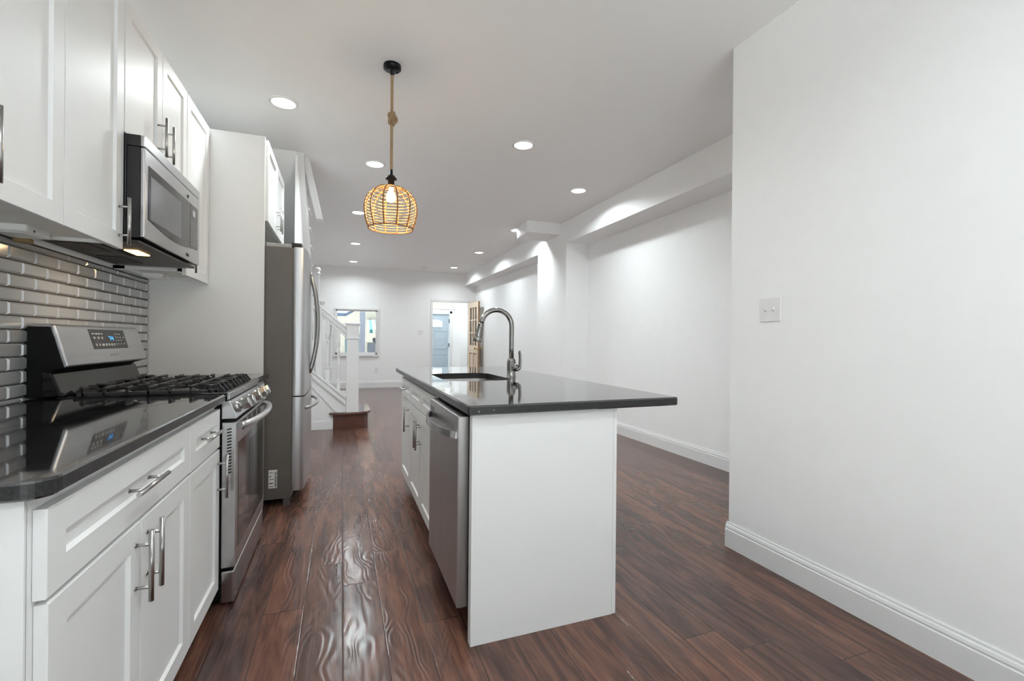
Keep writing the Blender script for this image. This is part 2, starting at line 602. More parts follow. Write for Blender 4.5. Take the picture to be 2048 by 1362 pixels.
def baseboard(name, p, q, nrm, h=0.14):
    """moulded baseboard from p to q on the floor, growing along nrm"""
    prof = [(0, 0), (0.016, 0), (0.016, 0.100), (0.0125, 0.104), (0.0125, 0.108), (0.014, 0.112), (0.011, 0.124), (0.0065, 0.130), (0.0065, 0.134), (0.005, 0.14), (0, 0.14)]
    p, q, nrm = Vector((*p, 0)), Vector((*q, 0)), Vector((*nrm, 0))
    mb = MB()
    mb.prism([p + nrm * a + Vector((0, 0, b * h / 0.14)) for a, b in prof], q - p)
    return struct(name, mb, TRIM)


baseboard('baseboard_right_near', (2.09, YB), (2.09, 2.022), (-1, 0))
baseboard('baseboard_right_near_end', (2.0905, 2.01), (2.94, 2.01), (0, 1))
baseboard('baseboard_right', (XR, 2.03), (XR, 5.72), (-1, 0), 0.146)
baseboard('baseboard_pilaster', (2.94, 5.72), (2.94, 6.71), (-1, 0))
baseboard('baseboard_pilaster_side', (2.94, 5.72), (3.27, 5.72), (0, -1))
baseboard('baseboard_right_front', (3.235, 6.71), (3.235, YF), (-1, 0))
baseboard('baseboard_front', (XL, YF), (2.08, YF), (0, -1), 0.16)

# window in the front wall
wf = MB()
for a in ((WX0 - 0.04, WX1 + 0.04, YF - 0.025, YF, WZ1, WZ1 + 0.04), (WX0 - 0.04, WX1 + 0.04, YF - 0.035, YF, WZ0 - 0.045, WZ0),
          (WX0 - 0.04, WX0, YF - 0.025, YF, WZ0, WZ1), (WX1, WX1 + 0.04, YF - 0.025, YF, WZ0, WZ1)):
    wf.box(*a, bev=0.003)
wo = struct('window_1', wf, TRIM)
sash = MB()
for a in ((WX0, WX0 + 0.035, YF + 0.004, YF + 0.05, WZ0, WZ1), (WX1 - 0.035, WX1, YF + 0.004, YF + 0.05, WZ0, WZ1),
          (WX0, WX1, YF + 0.004, YF + 0.05, WZ0, WZ0 + 0.05), (WX0, WX1, YF + 0.004, YF + 0.05, WZ1 - 0.03, WZ1)):
    sash.box(*a, bev=0.003)
build('sash', sash, WHITEPL, wo)
build('pane', B(WX0 + 0.03, WX1 - 0.03, YF + 0.024, YF + 0.030, WZ0 + 0.04, WZ1 - 0.02), GLASS, wo)

# doorway casing
dc = MB()
dc.box(DX0 - 0.055, DX0, YF - 0.018, YF, 0, DZ1 + 0.055, bev=0.003)
dc.box(DX1, DX1 + 0.06, YF - 0.018, YF, 0, DZ1 + 0.055, bev=0.003)
dc.box(DX0, DX1, YF - 0.018, YF, DZ1, DZ1 + 0.055, bev=0.003)
struct('trim_1', dc, TRIM)

# vestibule
m = MB()                                       # vestibule side wall, unseen opening added to bring daylight into the vestibule
m.box(1.85, 1.95, YF + 0.18, YV, 0, 0.7)
m.box(1.85, 1.95, YF + 0.18, YV, 2.3, CEILZ)
m.box(1.85, 1.95, YF + 0.18, YF + 0.3, 0.7, 2.3)
m.box(1.85, 1.95, YV - 0.15, YV, 0.7, 2.3)
struct('wall_vestibule_left', m, WALL)
m = MB()
VX0, VX1, VZ = 1.98, 2.93, 1.915          # front door opening
m.box(1.95, VX0, YV, YV + 0.15, 0, CEILZ)
m.box(VX0, VX1, YV, YV + 0.15, VZ, 2.09)
m.box(VX0, 3.235, YV, YV + 0.15, 2.27, CEILZ)
m.box(VX1, 2.963, YV, YV + 0.15, 0, 2.27)
m.box(2.83, VX1, YV, YV + 0.15, 2.09, 2.27)
m.box(2.963, 3.068, YV, YV + 0.15, 0, 2.09)
m.box(3.068, 3.235, YV, YV + 0.15, 0, CEILZ)
struct('wall_vestibule_front', m, WALL)
m = MB()
m.box(VX0, 2.83, YV + 0.06, YV + 0.066, 2.09, 2.27)
w2 = struct('window_2', m, GLASS)
m = MB()
m.box(2.963, 3.068, YV + 0.06, YV + 0.066, 2.09, 2.27)
w3 = struct('window_3', m, GLASS)
m = MB()
m.box(VX1, VX1 + 0.07, YV - 0.02, YV, 0, VZ + 0.07, bev=0.003)
m.box(VX0 - 0.03, VX1 + 0.07, YV - 0.02, YV, VZ, VZ + 0.07, bev=0.003)
m.box(VX0 - 0.03, 3.1, YV - 0.03, YV, 2.04, 2.075, bev=0.003)
struct('trim_2', m, TRIM)

# blue front door with a fan light
fd = struct('door_1', B(VX0 + 0.005, VX1 - 0.012, YV + 0.04, YV + 0.085, 0.01, VZ - 0.008, bev=0.003), BLUEDOOR)
mm = MB()
cxd, zb = 2.455, 1.53
pts = [(cxd - 0.26, YV + 0.036, zb), (cxd + 0.26, YV + 0.036, zb)]
for k in range(9):
    a = PI * k / 8
    pts.append((cxd + 0.26 * math.cos(a), YV + 0.036, zb + 0.13 + 0.075 * math.sin(a)))
mm.prism(pts, (0, 0.053, 0))
FANGLOW = mat('glowing_fan_glass', (0.85, 0.92, 0.9), 0.1, nscale=8, var=0.03, emit=(0.9, 1.0, 0.95), estr=1.3)  # pane emits a glow standing in for daylight behind it
fl = build('fan_light', mm, FANGLOW, fd)
g = MB()
for k in (-0.16, 0, 0.16):
    g.box(cxd + k - 0.006, cxd + k + 0.006, YV + 0.03, YV + 0.036, zb, zb + 0.18)
g.box(cxd - 0.28, cxd + 0.28, YV + 0.03, YV + 0.04, zb - 0.02, zb)
build('glazing_bar', g, BLUEDOOR, fd)
g = MB()
for x0, x1 in ((2.06, 2.40), (2.50, 2.85)):
    for z0, z1 in ((0.2, 0.75), (0.9, 1.42)):
        for a in ((x0, x1, z0, z0 + 0.02), (x0, x1, z1 - 0.02, z1), (x0, x0 + 0.02, z0, z1), (x1 - 0.02, x1, z0, z1)):
            g.box(a[0], a[1], YV + 0.033, YV + 0.042, a[2], a[3], bev=0.003)
build('panel_moulding', g, BLUEDOOR, fd)
for z in (1.65, 0.95, 0.25):
    build('hinge', B(VX1 - 0.018, VX1 + 0.002, YV + 0.02, YV + 0.045, z, z + 0.11, bev=0.002), HINGE, fd)

# ------------------------------------------------------------------ world outside the front window
struct('street_ground', B(-14, 14, YV + 0.2, 40, -0.6, -0.35), STREET)
po = thing('porch_post', 'square pale blue porch post outside the front window', 'post', (0.53, 13.0, -0.35))
build('shaft', B(0.46, 0.60, 12.93, 13.07, -0.35, 2.5, bev=0.006), POSTM, po)
build('capital', B(0.43, 0.63, 12.90, 13.10, 2.5, 2.6, bev=0.01), POSTM, po)
build('plinth', B(0.43, 0.63, 12.90, 13.10, -0.35, -0.1, bev=0.01), POSTM, po)
struct('rear_bounce_ground', B(-9, 9, -14, YB - 0.15, -0.3, -0.1), STREET)  # unseen pale ground added to bounce sunlight up through the rear opening
# house across the street
hs = thing('house', 'pale stuccoed house across the street seen through the front window', 'house', (-1.0, 21.0, -0.35))
build('wall', B(-9, 7, 20.6, 25, -0.35, 6.5), STUCCO, hs)
build('porch_roof', MB().prism([(-4, 19.2, 2.05), (0.15, 19.2, 2.05), (0.55, 20.6, 2.35), (0.15, 20.6, 2.5), (-4, 20.6, 2.5)], (0, 0, 0.12)), ROOFM, hs)
build('window', B(0.15, 0.75, 20.54, 20.62, 0.2, 1.35, bev=0.01), TEAL, hs)
build('window', B(1.05, 1.62, 20.54, 20.62, 0.55, 0.98, bev=0.01), FARWIN, hs)
aw = thing('awning', 'teal and cream striped awning on the house across the street', 'awning', (1.4, 20.0, 1.3))
t = MB()
t.prism([(1.02, 20.53, 1.98), (1.02, 19.7, 1.55), (1.02, 19.7, 1.40), (1.02, 19.73, 1.40), (1.02, 19.73, 1.53), (1.02, 20.53, 1.94)], (0.86, 0, 0))
build('canopy', t, AWN, aw)
build('front_bar', MB().cyl((1.02, 19.72, 1.5), (1.88, 19.72, 1.5), 0.015), FIXT, aw)
build('wall_bar', MB().cyl((1.02, 20.52, 1.95), (1.88, 20.52, 1.95), 0.02), FIXT, aw)
hb = thing('hanging_fixture', 'dark rounded fixture hanging outside at the right of the window', 'fixture', (0.88, 12.6, 1.02))  # dark rounded hanging shape, its kind not identified
build('fixture', MB().lathe((0.88, 12.6, 1.02), [(0, 0), (0.06, 0.01), (0.105, 0.06), (0.115, 0.13), (0.10, 0.17), (0.0, 0.18)]), FIXT, hb)
build('chain', MB().cyl((0.88, 12.6, 1.19), (0.88, 12.6, 2.6), 0.006, 8), FIXT, hb)
# porch roof that carries the hanging fixture and rests on the post
struct('porch_ceiling', B(-1.5, 1.85, YF + 0.18, 13.3, 2.6, 2.75), TRIM)
struct('porch_deck', B(-1.5, 3.4, YF + 0.18, 13.8, -0.36, -0.12), STREET)


# ------------------------------------------------------------------ kitchen parts
def shaker(y0, y1, z0, z1, xf, s, th=0.02, rail=0.06, rec=0.009):
    """recessed-panel front facing s*x, outer face at x = xf"""
    t = bmesh.new()

    def ring(iy, iz, dx):
        return [t.verts.new((xf - s * dx, yy, zz)) for yy, zz in ((y0 + iy, z0 + iz), (y1 - iy, z0 + iz), (y1 - iy, z1 - iz), (y0 + iy, z1 - iz))]
    rl = min(rail, (z1 - z0) * 0.36)
    R = [ring(0, 0, th), ring(0, 0, 0.0015), ring(0.0015, 0.0015, 0), ring(rail, rl, 0), ring(rail + 0.006, rl + 0.006, rec), ]
    for a, b in zip(R, R[1:]):
        for k in range(4):
            t.faces.new((a[k], a[(k + 1) % 4], b[(k + 1) % 4], b[k]))
    t.faces.new(R[-1])
    t.faces.new(R[0][::-1])
    bmesh.ops.recalc_face_normals(t, faces=t.faces[:])
    mb = MB()
    mb.merge(t)
    return mb


def pull(x, s, ya, za, yb, zb, r=0.006, stand=0.034):
    """bar pull whose bar runs from (ya,za) to (yb,zb), standing off the face at x towards s*x"""
    mb = MB()
    xb = x + s * stand
    a, b = Vector((xb, ya, za)), Vector((xb, yb, zb))
    mb.tube([a, b], r, 16)
    for f in (0.2, 0.8):
        c = a.lerp(b, f)
        mb.cyl((x, c.y, c.z), (xb, c.y, c.z), r * 0.72, 12)
        mb.cyl((x, c.y, c.z), (x + s * 0.002, c.y, c.z), r * 0.95, 12)
    return mb


XF = -0.485      # front of the base cabinets on the left
XB = XL + 0.002

# near base cabinet: wide drawer over two doors
c1 = thing('base_cabinet', 'white base cabinet nearest the camera with wide drawer over paired doors', 'cabinet', (-0.8, 1.45, 0))
mb = B(XB, XF - 0.021, 1.028, 1.859, 0.09, 0.888)
mb.box(XB, XF - 0.09, 1.035, 1.859, 0.0, 0.09)
mb.box(XF - 0.55, XF - 0.021, 1.022, 1.029, 0.0, 0.888)
build('body', mb, CAB, c1)
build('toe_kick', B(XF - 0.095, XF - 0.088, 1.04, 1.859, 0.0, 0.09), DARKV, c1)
d = build('drawer', shaker(1.043, 1.857, 0.702, 0.863, XF, 1), CAB, c1)
build('handle', pull(XF, 1, 1.335, 0.79, 1.535, 0.79), NICKEL, d)
d = build('door', shaker(1.047, 1.449, 0.09, 0.692, XF, 1), CAB, c1)
build('handle', pull(XF, 1, 1.416, 0.675, 1.416, 0.493), NICKEL, d)
d = build('door', shaker(1.453, 1.857, 0.09, 0.692, XF, 1), CAB, c1)
build('handle', pull(XF, 1, 1.488, 0.682, 1.488, 0.497), NICKEL, d)
# second base cabinet
c2 = thing('base_cabinet', 'white base cabinet beside the range with one drawer over one door', 'cabinet', (-0.8, 2.06, 0))
mb = B(XB, XF - 0.021, 1.861, 2.268, 0.09, 0.888)
mb.box(XB, XF - 0.09, 1.861, 2.268, 0.0, 0.09)
build('body', mb, CAB, c2)
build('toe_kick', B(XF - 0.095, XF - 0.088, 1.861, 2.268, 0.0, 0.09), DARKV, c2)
d = build('drawer', shaker(1.863, 2.268, 0.70, 0.863, XF, 1), CAB, c2)
build('handle', pull(XF, 1, 1.95, 0.79, 2.16, 0.79), NICKEL, d)
d = build('door', shaker(1.863, 2.268, 0.09, 0.69, XF, 1), CAB, c2)
build('handle', pull(XF, 1, 2.235, 0.673, 2.235, 0.489), NICKEL, d)
# base cabinet between range and tall panel
c3 = thing('base_cabinet', 'narrow white base cabinet between the range and the tall fridge panel', 'cabinet', (-0.8, 3.27, 0))
mb = B(XB, XF - 0.021, 3.065, 3.475, 0.09, 0.888)
mb.box(XB, XF - 0.09, 3.065, 3.475, 0.0, 0.09)
build('body', mb, CAB, c3)
d = build('drawer', shaker(3.068, 3.472, 0.70, 0.863, XF, 1), CAB, c3)
build('handle', pull(XF, 1, 3.17, 0.79, 3.37, 0.79), NICKEL, d)
d = build('door', shaker(3.068, 3.472, 0.09, 0.69, XF, 1), CAB, c3)
build('handle', pull(XF, 1, 3.12, 0.67, 3.12, 0.44), NICKEL, d)

# granite worktops
def rounded_rect(x0, x1, y0, y1, r, corners, n=8):
    pts = []
    for cx, cyy, a0, key in ((x1 - r, y0 + r, -PI / 2, 'br'), (x1 - r, y1 - r, 0, 'tr'), (x0 + r, y1 - r, PI / 2, 'tl'), (x0 + r, y0 + r, PI, 'bl')):
        rr_ = r if key in corners else 0.003
        ccx = x1 - rr_ if key[1] == 'r' else x0 + rr_
        ccy = y0 + rr_ if key[0] == 'b' else y1 - rr_
        for k in range(n + 1):
            a = a0 + PI / 2 * k / n
            pts.append((ccx + rr_ * math.cos(a), ccy + rr_ * math.sin(a)))
    return pts


def slab(pts, z0, z1, hole=None, bev=0.006):
    """flat stone slab with an eased top edge and an optional cut-out"""
    t = bmesh.new()

    def inset(P, d):
        n = len(P)
        out = []
        for k in range(n):
            p0, p1, p2 = Vector(P[k - 1]), Vector(P[k]), Vector(P[(k + 1) % n])
            a = (p1 - p0)
            b = (p2 - p1)
            if a.length < 1e-7 or b.length < 1e-7:
                a = b = (p2 - p0)
            na = Vector((-a.y, a.x)).normalized()
            nb = Vector((-b.y, b.x)).normalized()
            nn = (na + nb).normalized()
            out.append(p1 + nn * d)
        return out
    rings = []
    for d, z in ((bev * 0.7, z0), (0, z0 + bev * 0.7), (0, z1 - bev), (bev * 0.3, z1 - bev * 0.3), (bev, z1)):
        rings.append([t.verts.new((p[0], p[1], z)) for p in inset(pts, d)])
    n = len(pts)
    for a, b in zip(rings, rings[1:]):
        for k in range(n):
            t.faces.new((a[k], a[(k + 1) % n], b[(k + 1) % n], b[k]))
    if hole is None:
        t.faces.new(rings[-1])
        t.faces.new(rings[0][::-1])
    else:
        hn = len(hole)
        top = [t.verts.new((p[0], p[1], z1)) for p in hole]
        bot = [t.verts.new((p[0], p[1], z0)) for p in hole]
        for k in range(hn):
            t.faces.new((top[k], top[(k + 1) % hn], bot[(k + 1) % hn], bot[k]))
        for O_, H_ in ((rings[-1], top), (rings[0], bot)):
            es = []
            for L in (O_, H_):
                for k in range(len(L)):
                    a, b = L[k], L[(k + 1) % len(L)]
                    e = t.edges.get((a, b)) or t.edges.new((a, b))
                    es.append(e)
            bmesh.ops.triangle_fill(t, use_beauty=True, edges=es)
    bmesh.ops.remove_doubles(t, verts=t.verts[:], dist=1e-5)
    bmesh.ops.recalc_face_normals(t, faces=t.faces[:])
    for f in t.faces:
        if abs(f.normal.z) < 0.3:
            f.material_index = 1
    mb = MB()
    mb.merge(t)
    return mb


ZC0, ZC1 = 0.89, 0.9245
solo('countertop', slab(rounded_rect(XB, -0.466, 1.002, 2.272, 0.045, ('br',)), ZC0, ZC1), GRANITE,
     'black polished granite countertop on the near left base cabinets', 'countertop')
solo('countertop', slab(rounded_rect(XB, -0.462, 3.062, 3.478, 0.02, ()), ZC0 + 0.002, ZC1 + 0.004), GRANITE,
     'short black granite countertop between the range and the tall panel', 'countertop')

# backsplash of bevelled tiles
bsp = struct('backsplash', B(XL, XL + 0.006, 1.0, 3.478, 0.90, 1.53), GROUT, label='dark grouted backsplash of bevelled silver tiles')
t = bmesh.new()
TX, TP, TH = XL + 0.006, 0.155, 0.0515
row = 0
z = 1.3465 - TH * 9
while z < 1.525:
    k = round((z - 1.3465) / TH)
    yy = 2.342 - TP * 12 + (TP / 2 if k % 2 else 0)
    while yy < 3.478:
        ya, yb_, za, zb_ = max(yy, 1.0) + 0.0012, min(yy + TP, 3.476) - 0.0012, max(z, 0.9) + 0.0018, min(z + TH, 1.527) - 0.0018
        if yb_ - ya > 0.03 and zb_ - za > 0.02:
            bv, hgt = 0.0062, 0.0088
            tw = (random.random() - 0.5) * 0.0010
            tz = (random.random() - 0.5) * 0.0006
            o_ = [t.verts.new((TX, a, b)) for a, b in ((ya, za), (yb_, za), (yb_, zb_), (ya, zb_))]
            i_ = [t.verts.new((TX + hgt + sgn * tw + sz * tz, a, b)) for a, b, sgn, sz in ((ya + bv, za + bv, 1, 1), (yb_ - bv, za + bv, -1, 1), (yb_ - bv, zb_ - bv, -1, -1), (ya + bv, zb_ - bv, 1, -1))]
            for q in range(4):
                t.faces.new((o_[q], o_[(q + 1) % 4], i_[(q + 1) % 4], i_[q]))
            t.faces.new(i_)
        yy += TP
    z += TH
bmesh.ops.recalc_face_normals(t, faces=t.faces[:])
mb = MB()
mb.merge(t)
build('tiles', mb, TILE, bsp)

# upper cabinets
UX, UZ0, UZ1 = -0.815, 1.515, 2.53


def upper(name, label, y0, y1, z0, z1, doors, xf=UX, depth=None, split=0.012):
    c = thing(name, label, 'cabinet', ((xf + XL) / 2, (y0 + y1) / 2, z0))
    mb = MB()
    xb = XB
    xe = xf - 0.021
    zu = z0 + 0.018
    mb.box(xb, xe, y0, y1, zu + split + 0.004, z1)
    mb.box(xe - 0.02, xe, y0, y1, zu - 0.006, zu + split + 0.006)
    mb.box(xb, xe, y0, y0 + 0.016, zu, zu + split + 0.006)
    mb.box(xb, xe, y1 - 0.016, y1, zu, zu + split + 0.006)
    mb.box(xb, xb + 0.05, y0, y1, zu - 0.004, zu + split + 0.006)
    build('body', mb, CAB, c)
    build('bottom_panel', B(xb + 0.05, xe - 0.02, y0 + 0.016, y1 - 0.016, zu + split, zu + split + 0.004), UNDER, c)
    for (ya, yb__, hy, hz0, hz1) in doors:
        d = build('door', shaker(ya + 0.002, yb__ - 0.002, z0, z1, xf, 1), CAB, c)
        build('handle', pull(xf, 1, hy, hz0, hy, hz1), NICKEL, d)
    return c


upper('wall_cabinet', 'tall two-door white wall cabinet nearest the camera', 1.43, 2.238, UZ0, UZ1,
      [(1.43, 1.826, 1.475, 1.54, 1.728), (1.826, 2.238, 2.196, 1.527, 1.712)])
upper('wall_cabinet', 'short two-door white wall cabinet above the microwave', 2.242, 3.018, 1.985, UZ1,
      [(2.242, 2.645, 2.592, 2.017, 2.20), (2.645, 3.018, 2.69, 2.017, 2.20)])
upper('wall_cabinet', 'tall single-door white wall cabinet beside the tall panel', 3.022, 3.476, UZ0, UZ1,
      [(3.022, 3.476, 3.07, 1.535, 1.722)])

# small fittings under the wall cabinets
for (yc, lab) in ((2.09, 'white under-cabinet light below the nearest wall cabinet'), (3.33, 'white under-cabinet light below the far wall cabinet')):
    L_ = thing('under_cabinet_light', lab, 'light', (-1.05, yc, 1.515), 'under-cabinet lights')
    build('housing', B(-1.10, -1.0, yc - 0.07, yc + 0.07, 1.520, 1.548, bev=0.008), WHITEPL, L_)
    build('diffuser', B(-1.085, -1.015, yc - 0.055, yc + 0.055, 1.5175, 1.5215, bev=0.001), WHITEPL, L_)
    build('screw', MB().cyl((-0.998, yc - 0.03, 1.53), (-1.001, yc - 0.03, 1.53), 0.004, 8), DARKMARK, L_)
solo('wood_block', B(-1.12, -1.085, 2.185, 2.235, 1.512, 1.530, bev=0.002), WOODBLK, 'small tan wood block fixed under the nearest wall cabinet', 'block')

# tall white panel beside the fridge
tp = thing('tall_panel', 'tall white side panel standing between the range counter and the fridge', 'panel', (-0.82, 3.49, 0))
build('board', B(XB, -0.516, 3.480, 3.500, 0, UZ1), PANEL, tp)
build('front_edge', B(-0.516, -0.495, 3.477, 3.503, 0, UZ1), CAB, tp)

# cabinet over the fridge
upper('wall_cabinet', 'two-door white wall cabinet above the fridge', 3.505, 4.47, 1.975, UZ1,
      [(3.535, 4.005, 3.955, 1.995, 2.18), (4.005, 4.47, 4.05, 1.995, 2.18)], xf=-0.482)

# ------------------------------------------------------------------ microwave
mw = thing('microwave', 'stainless over-the-range microwave hung under the short wall cabinet', 'microwave', (-0.95, 2.63, 1.56))
MY0, MY1, MZ0, MZ1, MX = 2.250, 3.008, 1.570, 1.982, -0.750
build('case', B(XB, MX - 0.062, MY0, MY1, MZ0 - 0.012, MZ1, bev=0.003), BLACKPL, mw)
bt = MB()
bt.box(XB + 0.02, MX - 0.02, MY0 + 0.01, MY1 - 0.01, MZ0 - 0.020, MZ0 - 0.011)
for a in (0.10, 0.44):
    for k in range(9):
        bt.box(XB + 0.06, XB + 0.17, MY0 + a + k * 0.024, MY0 + a + 0.014 + k * 0.024, MZ0 - 0.024, MZ0 - 0.020)
build('underside', bt, MWUND, mw)
lp = build('hood_lamp', B(-0.895, -0.845, 2.465, 2.60, MZ0 - 0.0235, MZ0 - 0.019), HOODLAMP, mw)
build('lamp_recess', B(-0.935, -0.895, 2.36, 2.64, MZ0 - 0.0225, MZ0 - 0.0195), DARKV, mw)
build('vent_strip', B(MX - 0.016, MX, MY0, MY1, 1.937, MZ1, bev=0.004), STEEL, mw)
build('vent_housing', B(MX - 0.062, MX - 0.016, MY0 + 0.001, MY1, 1.938, MZ1), BLACKPL, mw)
dr = MB()
dr.box(MX - 0.060, MX - 0.016, MY0 + 0.001, MY1, MZ0, 1.934)
build('door_edge', dr, BLACKPL, mw)
dd = MB()
dd.box(MX - 0.016, MX, MY0, MY1, MZ0, 1.934, bev=0.005, seg=3)
door = build('door', dd, STEEL, mw)
# shaped dark glass: straight top, lower edge bowing down in the middle
pts = []
gy0, gy1 = 2.287, 2.966
for k in range(13):
    f = k / 12
    pts.append((MX, gy0 + (gy1 - gy0) * f, 1.652 - 0.03 * math.sin(PI * f)))
pts += [(MX, gy1, 1.872), (MX, gy0, 1.872)]
build('glass', MB().prism(pts, (0.002, 0, 0)), MWG, door)
build('window_screen', B(MX + 0.002, MX + 0.0026, 2.305, 2.69, 1.655, 1.835), MWG2, door)
build('control_panel', B(MX + 0.002, MX + 0.0028, 2.832, 2.962, 1.645, 1.868), mat('microwave_keypad', (0.07, 0.07, 0.075), 0.3, nscale=200, bump=0.1, var=0.3), door)
kp = MB()
for r_ in range(7):
    for c_ in range(3):
        kp.box(MX + 0.0028, MX + 0.0031, 2.85 + c_ * 0.035, 2.868 + c_ * 0.035, 1.66 + r_ * 0.019, 1.667 + r_ * 0.019)
build('keypad_print', kp, GREYMARK, door)
build('clock_window', B(MX + 0.0028, MX + 0.0032, 2.875, 2.915, 1.815, 1.845), mat('pale_label', (0.55, 0.56, 0.58), 0.4, nscale=20, var=0.05), door)
build('badge', MB().lathe((MX, 2.80, 1.897), [(0, 0.003), (0.008, 0.003), (0.0095, 0.001), (0.0095, 0)], axis=(1, 0, 0), n=20), DARKMARK, door)
lg = MB()
for a, b in (((2.784, 1.603), (2.789, 1.588)), ((2.789, 1.588), (2.794, 1.601)), ((2.794, 1.601), (2.799, 1.588)), ((2.799, 1.588), (2.804, 1.603)),
             ((2.820, 1.600), (2.812, 1.602)), ((2.812, 1.602), (2.809, 1.595)), ((2.809, 1.595), (2.813, 1.588)), ((2.813, 1.588), (2.820, 1.594))):
    lg.cyl((MX + 0.001, a[0], a[1]), (MX + 0.001, b[0], b[1]), 0.0018, 6)
build('maker_mark', lg, DARKMARK, door)
lo = bpy.data.lights.new('hood_lamp_light', 'AREA')
lo.shape, lo.size, lo.size_y, lo.energy, lo.color = 'RECTANGLE', 0.05, 0.13, 0.9, (1.0, 0.68, 0.36)
ob = bpy.data.objects.new('hood_lamp_light', lo)
COL.objects.link(ob)
ob.parent = mw
ob.location = Vector((-0.87, 2.53, MZ0 - 0.026)) - ROOT[mw.name]

# ------------------------------------------------------------------ gas range
rg = thing('gas_range', 'stainless freestanding gas range with black cooktop and rear control panel', 'stove', (-0.8, 2.67, 0))
RY0, RY1 = 2.286, 3.056
build('body', B(XB + 0.03, -0.484, RY0, RY1, 0.03, 0.895), BLACKEN, rg)
for yy in (RY0 + 0.04, RY1 - 0.04):
    for xx in (-1.05, -0.55):
        build('foot', MB().cyl((xx, yy, 0), (xx, yy, 0.032), 0.018, 12), BLACKPL, rg)
# cooktop: black dished tray with raised rim, stainless front strip
ct = MB()
ct.box(XB + 0.03, -0.462, RY0, RY1, 0.895, 0.915)
ct.box(XB + 0.10, -0.462, RY0, RY0 + 0.022, 0.912, 0.930, bev=0.005)
ct.box(XB + 0.10, -0.462, RY1 - 0.022, RY1, 0.912, 0.930, bev=0.005)
ct.box(-0.50, -0.462, RY0, RY1, 0.895, 0.930, bev=0.007, seg=3)
build('cooktop', ct, BLACKEN, rg)
build('front_strip', B(-0.464, -0.456, RY0 + 0.016, RY1 - 0.004, 0.899, 0.927, bev=0.002), STEEL, rg)
cp = MB()
cp.prism([(-0.484, RY0, 0.815), (-0.425, RY0, 0.815), (-0.423, RY0, 0.822), (-0.452, RY0, 0.893), (-0.484, RY0, 0.893)], (0, RY1 - RY0, 0), bev=0.003)
build('control_panel', cp, STEEL, rg)
nrm = Vector((0.071, 0, 0.029)).normalized()
for k, yk in enumerate((2.365, 2.475, 2.655, 2.835, 2.945)):
    c_ = Vector((-0.437, yk, 0.857))
    kb = MB()
    kb.lathe(c_, [(0.026, 0), (0.026, 0.006), (0.020, 0.010), (0.014, 0.013), (0.014, 0.024)], axis=nrm, n=24)
    kn = build('knob', kb, NICKEL, rg)
    gp = MB()
    gp.lathe(c_, [(0.0, 0.022), (0.026, 0.022), (0.027, 0.052), (0.024, 0.054), (0.0, 0.054)], axis=nrm, n=6, smooth=False)
    build('grip', gp, NICKEL, kn)
# oven door
DXF = -0.427
od = MB()
od.box(-0.484, DXF, RY0 + 0.002, RY1, 0.165, 0.80, bev=0.004)
odr = build('oven_door', od, STEEL, rg)
build('glass', B(DXF, DXF + 0.0015, RY0 + 0.05, RY1 - 0.035, 0.235, 0.705), OVENG, odr)
build('glass_window', B(DXF + 0.0015, DXF + 0.002, RY0 + 0.30, RY1 - 0.07, 0.29, 0.66), OVENG2, odr)
lv = MB()
for k in range(15):
    zz = 0.765 - k * 0.0135
    lv.prism([(-0.462, RY0 + 0.0012, zz), (-0.445, RY0 + 0.0012, zz + 0.004), (-0.445, RY0 + 0.0012, zz + 0.010), (-0.462, RY0 + 0.0012, zz + 0.006)], (0, 0.002, 0))
build('side_vent', lv, DARKV, odr)
for g_ in range(4):
    lv = MB()
    for k in range(4):
        for q in range(2):
            y0_ = RY0 + 0.13 + g_ * 0.135 + q * 0.05
            lv.box(DXF - 0.004, DXF + 0.001, y0_, y0_ + 0.042, 0.742 + k * 0.012, 0.749 + k * 0.012)
    build('top_vent', lv, DARKV, odr)
hp = []
for k in range(17):
    f = k / 16
    hp.append((DXF + 0.010 + 0.052 * math.sin(PI * min(1, max(0, f))) ** 0.55, RY0 + 0.022 + (RY1 - RY0 - 0.044) * f, 0.783))
build('handle', MB().tube(hp, 0.0145, 16), mat('satin_aluminium', (0.62, 0.62, 0.63), 0.32, 0.85, nscale=40, bump=0.03, var=0.03), odr)
# storage drawer
dw_ = MB()
dw_.box(-0.484, -0.432, RY0 + 0.004, RY1, 0.012, 0.150, bev=0.006, seg=3)
build('storage_drawer', dw_, STEEL, rg)
# backguard
bgm = MB()
bgm.prism([(XB, RY0 + 0.004, 0.93), (XB, RY0 + 0.004, 1.205), (-1.055, RY0 + 0.004, 1.205), (-1.012, RY0 + 0.004, 1.045), (-1.06, RY0 + 0.004, 1.03), (-1.072, RY0 + 0.004, 0.93)], (0, RY1 - RY0 - 0.008, 0), bev=0.004)
bk = build('backguard', bgm, mat('matte_black', (0.005, 0.005, 0.005), 0.6, spec=0.2, nscale=20, var=0.1), rg)
lb = MB()
lb.prism([(-1.08, RY0 - 0.001, 0.928), (-1.088, RY0 - 0.001, 1.035), (-1.055, RY0 - 0.001, 1.025), (-1.020, RY0 - 0.001, 0.928)], (0, RY1 - RY0 + 0.002, 0), bev=0.006)
build('splash_panel', lb, BLACKEN, rg)
fs = MB()
fs.prism([(XB + 0.02, RY0, 1.203), (XB + 0.02, RY0, 1.216), (-1.058, RY0, 1.216), (-1.046, RY0, 1.209), (-1.003, RY0, 1.052), (-1.008, RY0, 1.044), (-1.018, RY0, 1.044), (-1.060, RY0, 1.203)], (0, RY1 - RY0, 0), bev=0.005)
fas = build('control_fascia', fs, STEEL, rg)
FU = Vector((-1.003 + 1.046, 0, 1.052 - 1.209))      # down the sloping face
FN = Vector((0.157, 0, 0.043)).normalized()


def on_face(y, f, lift):
    return Vector((-1.046, y, 1.209)) + FU * f + FN * lift


